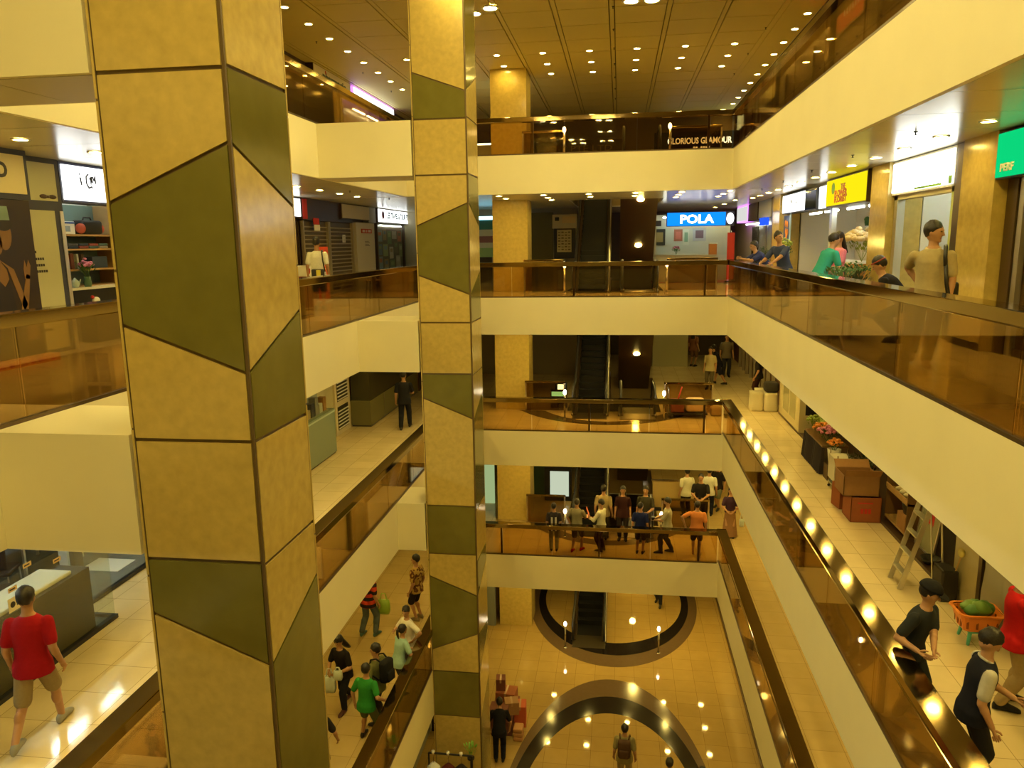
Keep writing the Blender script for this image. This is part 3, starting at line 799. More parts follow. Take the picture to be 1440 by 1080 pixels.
# === third floor, left side near the first column ===
wallrun(-8.4, -4, 6.6, FB, SA, 1, OLIVEP)
t = sign('cream sign with a dark letter D over the couple poster', -8.0, 1, 6.6, 9.74, FB+2.2, SA, .42, CREAMP, NAVY, [('D', .27, 1.10, .36, INKD, .17)], .075)
t = thing('poster_board', 'tall dark advertising board showing a couple, at the far left edge', 'poster', (-8.0, 8.15, FB))
bxp(t, 'board', mat('poster_ground', (.022,.012,.008), .35), -.42, -1.55, .06, 0, 1.52, 2.19)
SK = mat('poster_skin', (.20,.105,.032), .4); HR = mat('poster_hair', (.015,.010,.008), .4); DRS = mat('poster_dress', (.012,.008,.012), .4); SKY = mat('poster_pale_blue', (.16,.25,.24), .4)
def flat(pts, x=.004, th=.004): # polygon lying in the board's front plane (y,z)
    mb = MB(); n = len(pts); mb.add([(x-th, a, b) for a, b in pts]+[(x, a, b) for a, b in pts], [tuple(range(n)), tuple(range(2*n-1, n-1, -1))]+[(i,(i+1)%n,n+(i+1)%n,n+i) for i in range(n)]); return mb
elp = lambda cy, cz, ry, rz, a=0, n=20: [(cy+ry*cos(2*pi*i/n)*cos(a)-rz*sin(2*pi*i/n)*sin(a), cz+ry*cos(2*pi*i/n)*sin(a)+rz*sin(2*pi*i/n)*cos(a)) for i in range(n)]
fig = MB(); fig.v = []
for pts in ([(.86,.35),(1.0,.35),(1.02,1.0),(.98,1.28),(.86,1.42),(.70,1.45),(.70,1.0)], [(.86,1.42),(1.0,1.30),(1.14,.88),(1.20,.72),(1.27,.80),(1.10,1.28)], [(1.14,.72),(1.27,.72),(1.37,1.18),(1.31,1.22)], [(1.27,1.15),(1.36,1.14),(1.40,1.32),(1.37,1.40),(1.33,1.30),(1.30,1.40),(1.27,1.28)], elp(1.02,1.72,.115,.19,-.1), elp(.86,1.64,.10,.17,.15), [(1.22,.30),(1.42,.32),(1.42,.52),(1.22,.50)]):
    m_ = flat(pts); fig.add(m_.v, m_.f)
part(fig, 'printed_figures', SK, t)
fig = MB()
for pts in (elp(1.02,1.87,.14,.09), elp(.74,1.68,.08,.2), ): m_ = flat(pts, .007); fig.add(m_.v, m_.f)
part(fig, 'printed_hair', HR, t)
m_ = flat([(.70,.2),(1.12,.2),(1.06,.8),(1.0,1.15),(.92,1.05),(.82,1.15),(.70,1.1)], .008); part(m_, 'printed_dress', DRS, t)
m_ = flat([(.75,1.92),(1.13,1.92),(1.11,2.10),(.75,2.10)], .009); part(m_, 'printed_patch', SKY, t)
t = thing('floor_plinth', 'low orange strip with red marks on the floor under the couple poster', 'plinth', (-7.99, 8.2, FB))
bxp(t, 'plinth', mat('orange_plinth', (.62,.26,.05), .4), 0, -1.5, .0, .16, 1.5, .10)
mk = MB()
for i in range(14): yy = -.3+.125*i; mk.box(.161, yy, .025, .164, yy+.05+.03*(i % 3), .03+.012*(i % 4)); mk.box(.161, yy+.02, .02, .164, yy+.035, .08)
part(mk, 'red_marks', REDL, t)
t = thing('shop_door', 'olive shop door with lines of small dark print, in a navy frame right of the couple poster', 'door', (-8.4, 10.25, FB))
bxp(t, 'frame', NAVY, -.1, -.50, 0, .02, .55, 2.86)
bxp(t, 'door_panel', OLIVEP, -.02, -.46, .06, .03, .36, 2.10)
bxp(t, 'transom_panel', OLIVEP, -.02, -.46, 2.24, .03, .46, 2.78)
pr = MB()
for i, (w_, z_) in enumerate(((.16,1.50),(.30,1.40),(.31,1.31),(.32,1.22),(.12,.42),(.3,.36))):
    y_ = -.28
    while y_ < -.28+w_: pr.box(.030, y_, z_-.018, .032, y_+.035, z_+.018); y_ += .045
part(pr, 'printed_lines', INKD, t)
bw = MB()
for sg in (-1,1): bw.ell((.034, .26+sg*.09, 2.30), (.006,.085,.032), None, 12, 6)
bw.ell((.036, .26, 2.30), (.006,.03,.02)); part(bw, 'bow_emblem', DKBROWN, t, True)
bxp(t, 'jamb', ALU, -.02, .47, 0, .03, .545, 2.10)
t = sign('white lit sign with thin handwritten strokes above the goods shelves', -8.38, 1, 10.84, 13.0, FB+2.24, SA-.01, .3, GLOWW, NAVY, (), .04)
sc = MB()
for pts in ([(-.78,.40),(-.76,.28)], [(-.80,.44),(-.785,.45)], [(-.53,.46),(-.60,.42),(-.61,.32),(-.55,.25)], [(-.50,.38),(-.47,.42),(-.48,.30),(-.44,.42),(-.42,.33)], [(-.41,.43),(-.38,.36),(-.34,.44),(-.33,.32)], [(-.56,.24),(-.46,.27),(-.44,.25)]):
    sc.tube([(.006, y*.78-.05, z) for y, z in pts], .012, 6)
part(sc, 'handwritten_mark', INKD, t)
# shop interior: back shelves
t = thing('shelf_unit', 'wooden shelf unit packed with goods behind the near left shop front', 'shelf', (-9.3, 12.1, FB))
bxp(t, 'back_panel', mat('teal_back', (.16,.24,.22), .5), -.35, -1.1, 0, -.32, 1.1, 2.3)
for yy in (-1.1, 1.07): bxp(t, 'upright', WOODL, -.34, yy, 0, .25, yy+.03, 2.3)
for zz in (.92, 1.20, 1.54, 1.78): bxp(t, 'shelf_board', WOODL, -.34, -1.08, zz-.03, .25, 1.08, zz)
bxp(t, 'cupboard_base', BLACK, -.34, -1.1, 0, .30, 1.1, .86)
bxp(t, 'counter_top', WHITE, -.34, -1.12, .86, .42, 1.12, .90)
b = MB(); b.rbox(-.15,-.17,0,.15,.17,.21,.01)
o = simple('carton', 'white printed carton on the top shelf of the near left shop', 'box', (-9.25, 11.80, FB+1.782), WHITE, b)
b = MB(); b.box(.151,-.13,.04,.153,.05,.13); b.build('blue_print', mat('blue_print', (.25,.33,.45), .5), o)
b = MB(); b.box(.151,-.17,.17,.153,.17,.20); b.build('blue_band', mat('blue_band', (.03,.08,.30), .5), o)
t = thing('holdall', 'black bag with orange ends on the top shelf by the column', 'bag', (-9.2, 12.42, FB+1.782))
b = MB(); b.rbox(-.13,-.26,0,.13,.24,.24,.05); part(b, 'bag_body', BLACK, t, True)
for yy in (-.25,.23): b = MB(); b.ell((.05,yy,.10),(.10,.03,.09)); part(b, 'end_panel', mat('orange_red_fabric', (.55,.10,.04), .7), t, True)
b = MB(); b.tube([(0,-.12,.22),(0,-.08,.29),(0,.08,.29),(0,.12,.22)], .012, 8); part(b, 'handle', BLACK, t, True)
random.seed(3)
cl = [(.10,.12,.22),(.05,.07,.16),(.30,.10,.14),(.12,.22,.30),(.45,.42,.45),(.03,.05,.09)]
for i in range(10):
    b = MB(); b.rbox(-.16,-.12,0,.16,.12,.042,.012)
    simple('folded_shirt', 'folded dark garment stacked on the second shelf of the near left shop', 'clothes', (-9.25, 11.62+.255*(i % 5), FB+1.543+.045*(i//5)), cloth('fold%d' % (i % 6), cl[i % 6]), b, 'folded garments on the shelf')
for i, (c_, w_, h_) in enumerate([((.30,.16,.06),.10,.24),((.16,.05,.03),.08,.26),((.55,.60,.52),.05,.25),((.10,.06,.04),.06,.25)]):
    b = MB(); b.rbox(-.14,-w_/2,0,.14,w_/2,h_,.004)
    simple('box_file', ['tan','dark red','pale green','dark brown'][i]+' file standing on the third shelf of the near left shop', 'file', (-9.22, 11.66+.13*i, FB+1.203), mat('file%d' % i, c_, .6), b)
b = MB(); b.rbox(-.12,-.20,0,.12,.20,.20,.01); simple('storage_box', 'dark blue box on the third shelf beside the column', 'box', (-9.2, 12.48, FB+1.203), mat('dark_blue', (.03,.05,.11), .5), b)
def bouquet(label, loc, petals, n=26, rad=.16, h=.28, leafm=None, vase=None, group=None, name='flower_bunch', sz=.03):
    t = thing(name, label, 'flowers', loc, 0, group)
    rnd = random.Random(hash(label) % 999)
    z0 = 0
    if vase: b = MB(); b.lathe((0,0,0), [(.05,0),(.065,.05),(.05,.12),(.058,.17)], 14); part(b, 'vase', vase, t, True); z0 = .12
    lf = MB()
    for i in range(n):
        a = rnd.random()*2*pi; r_ = rad*sqrt(rnd.random()); z = z0+h*(.35+.5*rnd.random()); c_ = V((r_*cos(a), r_*sin(a), z)); d = V((cos(a)*.6, sin(a)*.6, .8)).normalized(); s_ = d.cross(V((0,0,1))).normalized()*.022
        e = c_+d*.11; lf.add([c_-s_*.3, c_+d*.055-s_, e, c_+d*.055+s_], [(0,1,2,3)])
    st = MB()
    for i in range(7): a = 2*pi*i/7; st.tube([(0,0,z0*.6),(rad*.6*cos(a), rad*.6*sin(a), z0+h*.75)], .004, 5)
    part(st, 'stems', leafm or LEAF, t); part(lf, 'leaves', leafm or LEAF, t)
    f = MB()
    for i in range(n):
        a = rnd.random()*2*pi; r_ = rad*sqrt(rnd.random()); z = z0+h*(.75+.35*(1-(r_/rad)**2)*rnd.random()+.1*rnd.random())
        f.ell((r_*cos(a), r_*sin(a), z), (sz, sz, sz*.75), None, 8, 5)
    part(f, 'blossoms', petals, t, True)
    return t
bouquet('pink flowers in a green vase on the counter of the near left shop', (-8.93, 11.9, FB+.902), PINKF, 30, .12, .30, vase=mat('green_vase', (.10,.20,.13), .2))
t = thing('teapot', 'pale green teapot on the counter left of the pink flowers', 'teapot', (-8.98, 11.66, FB+.902))
b = MB(); b.lathe((0,0,0), [(.04,0),(.075,.05),(.07,.10),(.03,.13),(.012,.16)], 14); part(b, 'pot', mat('celadon', (.45,.55,.42), .25), t, True)
b = MB(); b.tube([(0,.06,.06),(0,.12,.09),(0,.14,.13)], [.018,.012,.008], 8); part(b, 'spout', mat('celadon', (.45,.55,.42), .25), t, True)
t = thing('toy_bird', 'small white and red ornament on a low black box beside the column', 'ornament', (-8.70, 11.75, FB+.622))
b = MB(); b.ell((0,0,.06),(.05,.08,.06)); part(b, 'bird_body', WHITE, t, True); b = MB(); b.ell((0,-.08,.12),(.03,.03,.03)); part(b, 'bird_head', REDP, t, True)
b = MB(); b.rbox(-.15,-.3,0,.15,.3,.62,.01); simple('low_box', 'low black box in front of the shelf unit beside the column', 'box', (-8.70, 11.8, FB), BLACK, b)
wallrun(-9.75, 10.8, 13.2, FB, SA, 1, WHITE); 
b = MB(); b.box(-9.7, 13.2, FB, -8.4, 13.3, SA); struct('wall_left', b, OLIVEP)
wallrun(-8.75, 13.3, 19.6, FB, SA, 1, OLIVEP)
def tube_light(label, loc, L, along='y', m=None, group=None):
    t = thing('hanging_tube_light', label, 'lamp', loc, 0, group)
    b = MB(); (b.box(-.05,-L/2,.0,.05,L/2,.05) if along == 'y' else b.box(-L/2,-.05,0,L/2,.05,.05)); part(b, 'batten', WHITE, t)
    b = MB(); (b.tube([(0,-L/2+.02,-.022),(0,L/2-.02,-.022)], .02, 8) if along == 'y' else b.tube([(-L/2+.02,0,-.022),(L/2-.02,0,-.022)], .02, 8)); part(b, 'tube', m or WHITEGLOW, t, True)
    return t
tube_light('white fluorescent tube inside the near left shop above its shelves', (-8.9, 12.0, SA-.05), 1.8)

# === third floor, left side beyond the first column ===
sign('white lit sign cut by the right edge of the first column, above the left walkway', -8.72, 1, 19.4, 20.55, FB+2.3, SA-.02, .35, GLOWW, DKBROWN, (), .03)
sign('narrow red upright sign beside the white lit sign at the first column edge', -8.70, 1, 20.62, 20.95, FB+2.26, FB+2.84, .3, REDP, DKBROWN, (), .015)
wallrun(-8.95, 19.6, 37, FB, SA, 1, DKBROWN)
t = thing('shop_header', 'dark brown header box above the closed shutters on the left', 'header', (-8.75, 22.2, FB+2.25))
bxp(t, 'header_box', DKBROWN, -.19, -1.2, 0, 0, 2.55, .60)
sign('blank tan sign panel above the right shutter', -8.66, 1, 23.6, 26.3, FB+2.36, FB+2.84, .085, CREAMP, DKBROWN, (), .025)
bxp(thing('wall_panel', 'pale vertical panel between the tan sign and the travel sign', 'panel', (-8.72, 26.65, FB+2.30)), 'panel', GRAYP, -.2, -.3, 0, 0, .5, .54)
def shutter(label, y0, y1, h):
    t = thing('roller_shutter', label, 'shutter', (-8.74, (y0+y1)/2, FB)); w = (y1-y0)/2
    bxp(t, 'curtain', mat('shutter_dark', (.10,.07,.04), .4), -.2, -w, .02, -.12, w, h)
    s = MB(); n = 16
    for i in range(n): zz = .25+(h-.3)*i/n; s.tube([(-.10,-w,zz),(-.10,w,zz)], .022, 6)
    part(s, 'slat_bars', STRIPM, t)
    bxp(t, 'bottom_rail', STRIPM, -.14, -w, .02, -.06, w, .14)
    for yy in (-w, w-.06): bxp(t, 'guide_rail', STRIPM, -.16, yy, 0, -.03, yy+.06, h)
    return t
shutter('closed brown roller shutter behind the man in white', 20.75, 22.7, 2.24)
shutter('closed brown roller shutter with a small paper notice', 22.74, 24.85, 2.24)
t = thing('hanging_notice', 'red and white notice hanging on the left roller shutter', 'notice', (-8.72, 21.6, FB+1.98)); bxp(t, 'red_card', REDP, -.02, -.2, .16, 0, .22, .34); bxp(t, 'white_card', WHITE, -.02, -.16, -.02, .002, .24, .15)
b = MB(); b.box(-.01, -.13, 0, 0, .13, .24); o = simple('hanging_notice', 'small paper notice on the right roller shutter', 'notice', (-8.70, 23.75, FB+1.62), WHITE, b)
b = MB(); [b.box(.001,-.09,.04+.045*i,.002,.09,.05+.045*i) for i in range(4)]; b.build('print', INKD, o)
t = thing('wall_panel', 'tall white panel with a red sign, right of the shutters', 'panel', (-8.72, 25.95, FB)); bxp(t, 'board', mat('off_white_panel', (.66,.60,.44), .4), -.2, -.95, 0, 0, .98, 2.28)
bxp(t, 'red_sign', REDP, .0, -.45, 1.93, .012, .65, 2.08); rl = MB(); [rl.box(.012, -.34+.10*i, 1.965, .015, -.27+.10*i, 2.045) for i in range(9) if i not in (3, 5)]; part(rl, 'red_sign_lettering', WHITE, t.children[-1])
pr = MB(); [pr.box(.001, -.1, 1.50+.05*i, .003, .4-.1*(i % 2), 1.515+.05*i) for i in range(4)]; part(pr, 'small_print', INKD, t)
SKYT = mat('blue_lettering', (.03,.10,.17), .5)
t = sign('white lit sign with blue lettering and a red emblem, left of the second column', -8.66, 1, 27.3, 32.1, FB+2.33, SA-.01, .28, GLOWW, DKBROWN, [('LEE TRAVEL & TOUR PTE LTD', .3, .45, .27, SKYT, 3.6)], .03)
em = MB(); em.ell((.006,-1.85,.28),(.006,.16,.15)); part(em, 'red_emblem', REDL, t, True)
em = MB(); [em.box(.012,-2.0,.18+.06*i,.016,-1.7,.20+.06*i) for i in range(4)]; part(em, 'emblem_bars', mat('blue_bars', (.05,.06,.25), .5), t)
t = thing('shop_window', 'travel shop window full of posters beneath the lit travel sign', 'shop window', (-8.7, 29.7, FB))
for yy in (-2.5, 1.02, 2.42): bxp(t, 'frame_post', DKBROWN, -.1, yy, 0, 0, yy+.1, 2.32)
bxp(t, 'sill', DKBROWN, -.12, -2.5, 0, .02, 2.5, .55)
for a_, b_ in ((-2.4,1.02),(1.12,2.42)): bxp(t, 'glass_pane', CLEAR, -.06, a_, .55, -.05, b_, 2.32)
random.seed(11)
pc = [(.20,.30,.34),(.32,.22,.10),(.12,.22,.10),(.45,.40,.30),(.5,.12,.06),(.08,.16,.25),(.30,.36,.16),(.55,.5,.42),(.12,.10,.06),(.20,.26,.12)]
k_ = 0
for (y_, z_, w_, h_) in [(-2.1,1.85,.55,.4),(-1.5,1.9,.4,.4),(-.9,1.75,.5,.5),(-.25,1.95,.6,.3),(.45,1.85,.5,.4),(-2.1,1.35,.45,.4),(-1.45,1.3,.6,.45),(-.7,1.2,.5,.45),(-.05,1.4,.5,.45),(.6,1.25,.45,.5),(-2.1,.8,.5,.5),(-1.4,.75,.5,.45),(-.6,.7,.6,.45),(.2,.8,.6,.5),(1.45,1.95,.5,.28),(1.45,1.5,.55,.4),(1.5,1.05,.45,.3)]:
    b = MB(); b.box(0,-w_/2,0,.006,w_/2,h_)
    o = simple('travel_poster', ['teal','tan','leaf-green','cream','red','navy','lime','pale','dark brown','olive'][k_ % 10]+' travel poster in the travel shop window, '+['upper left','upper left centre','upper middle','top right of middle','upper right','middle left','left of centre','centre','right of centre','middle right','bottom left','bottom left of centre','bottom centre','bottom right','top of the narrow pane','middle of the narrow pane','foot of the narrow pane'][k_], 'poster', (-8.80, 29.7+y_+.2, FB+z_-.2), mat('poster%d' % (k_ % 10), pc[k_ % 10], .4), b, 'posters in the travel shop window')
    b = MB(); b.box(.0062, -w_*.35, h_*.55, .008, w_*.3, h_*.85); b.build('printed_picture', mat('poster%d' % ((k_+4) % 10), pc[(k_+4) % 10], .4), o)
    k_ += 1
tube_light('white tube lighting the travel shop posters', (-8.88, 29.6, FB+2.27), 3.0, m=emat('soft_tube', (.95,1,.85), 5))
t = thing('standee', 'orange-red free-standing board beside the man in white', 'sign board', (-8.1, 20.3, FB))
bxp(t, 'board', mat('orange_red', (.72,.08,.02), .4), -.03, -.28, .05, .02, .42, 1.50)
pr = MB(); [pr.box(.021, -.12, .70+.09*i, .024, .16-.05*(i % 2), .74+.09*i) for i in range(4)]; part(pr, 'white_lines', WHITE, t)
bxp(t, 'foot', ALU, -.14, -.2, 0, .14, .3, .05)
t = thing('sample_box', 'white and dark red box on a stand at the first column edge', 'box', (-7.9, 18.45, FB)); bxp(t, 'stand', mat('maroon', (.18,.02,.03), .5), -.2, -.2, 0, .2, .2, .78); bxp(t, 'box', WHITE, -.18, -.18, .78, .18, .18, 1.04); bxp(t, 'print', REDP, .18, -.05, .84, .184, .06, .97)
t = thing('stool', 'slim metal stool behind the left glass balustrade near the second column', 'stool', (-5.75, 17.5, FB))
b = MB(); b.cyl((0,0,.70), .19, .03, 20); part(b, 'seat', WOODL, t, True)
for sx in (-1,1):
    for sy in (-1,1): b = MB(); b.tube([(sx*.11,sy*.11,.70),(sx*.17,sy*.17,0)], .014, 8); part(b, 'leg', BLACK, t, True)
b = MB(); b.tube([(.15*cos(2*pi*j/16), .15*sin(2*pi*j/16), .28) for j in range(17)], .009, 6); part(b, 'foot_ring', BLACK, t, True)

# === top floor, left ===
wallrun(-9.1, -4, 37, FA, CEIL, 1, DKBROWN)
t = sign('cream sign with grey-green letters and a small red spot, upper left top floor', -8.85, 1, 22.4, 25.55, CEIL-.44, CEIL-.005, .25, mat('pale_cream_panel', (.80,.72,.50), .5), DKBROWN, [('pharmacie', .3, .1, .2, mat('greygreen_letter', (.06,.09,.07), .5), 2.0)], .02)
b = MB(); b.ell((.008,-.66,.33),(.006,.05,.05)); part(b, 'red_spot', REDP, t, True)
t = sign('bright white lit sign with a purple edge, upper left top floor', -8.82, 1, 25.75, 30.4, CEIL-.46, CEIL-.03, .28, GLOWW, emat('purple_neon', (.35,.10,1), 1.6), (), .025)
for i in range(3): tube_light('white tube in the row under the purple-edged sign, upper left', (-8.95, 26.6+1.45*i, CEIL-.70), 1.2, group='tubes under the purple-edged sign')
t = thing('shop_window', 'dark glass shop window under the cream sign, upper left top floor', 'shop window', (-8.95, 23.2, FA))
bxp(t, 'glass_pane', mat('dark_shop_glass', (.05,.045,.02), .12), -.06, -2.6, .0, -.02, 1.6, 2.35); bxp(t, 'steel_post', ALU, -.08, 1.6, 0, .03, 1.72, 2.35); bxp(t, 'header', DKBROWN, -.1, -2.6, 2.35, .02, 2.0, 2.43)
bxp(thing('shop_counter', 'pale display counter lit under the purple-edged sign', 'counter', (-8.95, 28.0, FA)), 'counter_front', mat('pale_counter', (.5,.55,.45), .4), -.1, -1.8, .0, .0, 1.9, 1.75)
# === top floor, right ===
wallrun(4.85, -4, 37, FA, CEIL, -1, DKBROWN)
def wall_picture(label, y0, y1, z0, z1, m, X=4.84, fr=DKBROWN, name='wall_picture', cat='picture'):
    t = thing(name, label, cat, (X, (y0+y1)/2, z0)); w = (y1-y0)/2; h = z1-z0
    f_ = bxp(t, 'frame', fr, -.04, -w, 0, 0, w, h); bxp(f_, 'picture', m, -.045, -w+.05, .05, -.035, w-.05, h-.05); return t
wall_picture('cream framed board on the upper right dark wall, nearer of two', 25.9, 27.9, 17.55, 18.15, mat('pale_board', (.52,.50,.33), .4))
wall_picture('pale framed board on the upper right dark wall, farther of two', 32.4, 34.1, 17.55, 18.25, emat('pale_backlit', (.75,.85,.6), .8))
RP = wall_picture('red poster with white strokes at the top right corner of the view', 17.2, 19.4, 17.62, 18.3, REDP).name
pr = MB(); [pr.box(4.79, 17.5+.2*i, 17.9, 4.795, 17.6+.2*i, 18.2) for i in range(6)]; pr.xform(M4.Translation((-4.84,-18.3,-17.62))); part(pr, 'white_strokes', WHITE, bpy.data.objects[RP])
wall_picture('narrow pale upright sign between the two boards, upper right', 28.3, 28.8, 17.1, 17.9, mat('pale_sign', (.35,.40,.36), .4), X=4.7)
wall_picture('small pale blue sign on the upper right wall below the narrow sign', 28.6, 29.3, 16.55, 16.95, emat('pale_blue_lit', (.5,.65,.9), .8), X=4.7)
for i, yy in enumerate((16.5, 21.5, 24.8, 30.6)): bxp(thing('door_frame', f'dark brown doorway frame on the upper right wall, {["nearest","second","third","farthest"][i]} of four', 'door frame', (4.82, yy, FA)), 'frame', mat('dark_frame', (.035,.02,.012), .35), -.03, -.25, 0, .02, .25, 2.4)
# === top floor, far end ===
t = thing('shop_sign', 'white glowing letters on a black sign board at the top-floor far end, right', 'sign', (3.2, 33.6, FA))
bxp(t, 'board', BLACK, -1.8, 0, 1.25, 1.85, .1, 2.05); text_mesh('main_lettering', 'GLORIOUS GLAMOUR', .34, emat('letter_glow', (.9,.97,1), 1.3), t, face_ny(.05, -.01, 1.68), .01, bold=.006, fitw=2.6)
sl = MB(); [sl.box(-.20+.1*i, -.012, 1.385, -.13+.1*i, -.004, 1.455) for i in range(7) if i != 2]; part(sl, 'small_lettering', emat('letter_glow', (.9,.97,1), 1.3), t)
bxp(t, 'shop_front', mat('dark_shop_glass', (.05,.045,.02), .12), -1.8, .02, 0, 1.85, .12, 1.25)
b = MB(); b.box(-9, 34.6, FA, 4.85, 34.75, CEIL); struct('wall_back', b, mat('top_back_wall', (.20,.14,.07), .5))
t = thing('shop_sign', 'unlit brown sign with dull letters at the top-floor far end, left', 'sign', (-1.5, 33.9, FA)); bxp(t, 'board', DKBROWN, -2.2, 0, 1.2, 1.6, .1, 1.9)
text_mesh('lettering', 'BEST PTE LTD', .34, mat('dull_letter', (.22,.14,.06), .5), t, face_ny(-.3, -.01, 1.55), .01, fitw=2.9); bxp(t, 'shop_front', DKBROWN, -2.2, .02, 0, 1.6, .12, 1.2)
t = thing('display_case', 'small lit display case beside the far left column on the top floor', 'display case', (-4.9, 26.6, FA)); bxp(t, 'case', GRAYP, -.5, -.2, 0, .6, .2, .9); bxp(t, 'lit_top', emat('case_glow', (.8,.95,1), 2.2), -.5, -.19, .9, .6, .2, .96); bxp(t, 'glass_pane', CLEAR, -.5, -.2, .96, .6, -.19, 1.3)

# === third floor, right side ===
wallrun(4.92, -4, 9.3, FB, SA, -1, STONE, .3)
wallrun(5.25, 9.3, 10.9, FB, SA, -1, BROWN, .1)
t = sign('bright green lit sign cut by the right edge of the view', 4.78, -1, 8.9, 10.9, FB+2.24, FB+2.82, .3, emat('green_glow', (.004,.75,.22), .34), BLACK, [('PERF', .13, .68, .13, WHITE, .34)], .02)
t = thing('shop_door', 'glass shop door in a steel frame under the green sign', 'door', (5.05, 10.0, FB)); bxp(t, 'dark_jamb', DKBRONZE, -.1, .62, 0, .05, .88, 2.24); bxp(t, 'steel_jamb', ALU, -.08, .48, 0, .05, .60, 2.24); bxp(t, 'door_glass', SMOKE, -.02, -.7, .1, 0, .46, 2.2); bxp(t, 'bottom_rail', DKBROWN, -.05, -.7, 0, .03, .46, .1)
def pier(y0, y1, label): 
    t = thing('stone_pier', label, 'pier', (4.80, (y0+y1)/2, FB)); bxp(t, 'cladding', STONE, 0, -(y1-y0)/2, 0, .6, (y1-y0)/2, SA-FB-.001); bxp(t, 'base', DKBRONZE, -.008, -(y1-y0)/2, 0, 0, (y1-y0)/2, .1); return t
pier(10.92, 11.92, 'polished beige stone pier between the green sign and the white lit shop'); pier(14.95, 15.92, 'beige stone pier between the flower shop and the white lit shop')
t = thing('shop_jamb', 'dark bronze jamb beside the bright white sign', 'jamb', (4.86, 12.1, FB)); bxp(t, 'jamb', DKBRONZE, 0, -.17, 0, .4, .18, SA-FB-.001)
t = sign('large blank white lit sign with green corners, brightest on the right', 4.84, -1, 12.3, 14.92, FB+2.26, FB+2.84, .3, emat('bright_white_glow', (.96,1,.93), 2.2), CREAMP, (), .04)
gm = mat('lime_trim', (.25,.60,.05), .4); b = MB(); b.box(-.004, -.9, .04, -.001, .2, .075); b.box(-.004, -1.27, .04, -.001, -1.15, .16); part(b, 'lime_swoosh', gm, t)
# bright shop inside
b = MB(); b.box(7.3, 12.3, FB, 7.4, 14.95, SA); b.box(5.42, 14.96, FB, 7.3, 15.0, SA); b.box(5.42, 12.28, FB, 7.3, 12.29, SA); struct('wall_right', b, WHITE)
t = thing('door_frame', 'pale door frame of the bright white shop behind the man in the beige shirt', 'door frame', (4.95, 13.6, FB)); bxp(t, 'far_post', ALU, -.05, 1.12, 0, .08, 1.28, 2.26); bxp(t, 'near_post', mat('lime_post', (.55,.62,.2), .4), -.05, -1.26, 0, .08, -1.14, 2.26); bxp(t, 'head', CREAMP, -.05, -1.28, 2.18, .08, 1.28, 2.26)
t = thing('display_shelves', 'lime green display shelves with small bottles inside the bright white shop', 'shelf', (6.3, 12.9, FB)); LIME = mat('lime_panel', (.40,.62,.10), .4)
bxp(t, 'back', LIME, .9, -.5, 0, .95, 1.0, 2.6)
for zz in (.55, 1.0, 1.4, 1.8): bxp(t, 'shelf_board', WHITE, .45, -.5, zz, .9, 1.0, zz+.04)
for i, yy in enumerate((-.5, .98)): bxp(t, 'upright', LIME, .45, yy, 0, .9, yy+.03, 2.6)
k_ = 0
for zz in (.59, 1.04, 1.44, 1.84):
    for i in range(8):
        b = MB(); b.lathe((0,0,0), [(.045,0),(.045,.13),(.018,.16),(.018,.20)], 10)
        simple('bottle', 'small dark bottle on the lime shelves of the bright white shop', 'bottle', (6.9, 12.52+.17*i, FB+zz+.001), mat('bottle%d' % (k_ % 3), [(.05,.12,.06),(.03,.04,.04),(.5,.5,.2)][k_ % 3], .3), b, 'bottles on the lime shelves', True); k_ += 1
tube_light('white fluorescent tube inside the bright white shop', (5.9, 13.6, SA-.06), 1.8, m=emat('bright_tube', (.92,1,.88), 24))
b = MB(); b.box(7.0, 15.95, FB, 7.1, 26, SA); b.box(5.42, 15.88, FB, 7.0, 15.93, SA); b.box(5.42, 24.4, FB, 7.0, 24.5, SA); struct('wall_right', b, WHITE)
YEL = emat('yellow_glow', (1,.80,.006), .40)
t = sign('yellow lit sign with dark red letters over the flower shop', 4.74, -1, 16.05, 19.0, FB+2.22, FB+2.84, .45, YEL, DKBROWN, [('THE', .16, .1, .40, REDL, .34), ('FLOWER', .18, .25, .27, REDL, .95), ('FLORIST', .18, .25, .14, REDL, .95)], .03)
b = MB(); b.ell((-.006,.85,.40),(.004,.13,.13)); part(b, 'leaf_emblem', mat('emblem_green', (.15,.35,.08), .5), t, True)
sign('white lit end panel between the yellow sign and the black screen', 4.84, -1, 19.05, 20.05, FB+2.22, FB+2.78, .3, GLOWW, BLACK, (), .02)
t = thing('wall_screen', 'black switched-off screen above the flower shop entrance', 'screen', (4.86, 20.7, FB+2.22)); bxp(t, 'casing', BLACK, -.06, -.6, 0, .1, .6, .54); bxp(t, 'glass', mat('screen_glass', (.01,.015,.02), .08), -.066, -.55, .04, -.06, .55, .50)
t = sign('white lit sign with thin grey strokes, left of the black screen', 4.84, -1, 21.5, 24.35, FB+2.25, FB+2.80, .3, GLOWW, BLACK, (), .03)
sc = MB(); sc.tube([(-.006,.3,.40),(-.006,.1,.22),(-.006,.2,.36),(-.006,-.05,.24)], .012, 6); sc.tube([(-.006,-.3,.36),(-.006,-.45,.24),(-.006,-.6,.34)], .012, 6); part(sc, 'grey_strokes', GRAYP, t)
for i, (x_, y_) in enumerate(((5.3,17.0),(5.3,18.6),(5.3,20.6),(5.3,22.2))): tube_light(['nearest','second','third','farthest'][i]+' of the white tubes over the flower shop opening', (x_, y_, FB+2.22), 1.25, m=emat('shop_tube', (.9,1,.9), 12), group='tubes over the flower shop')
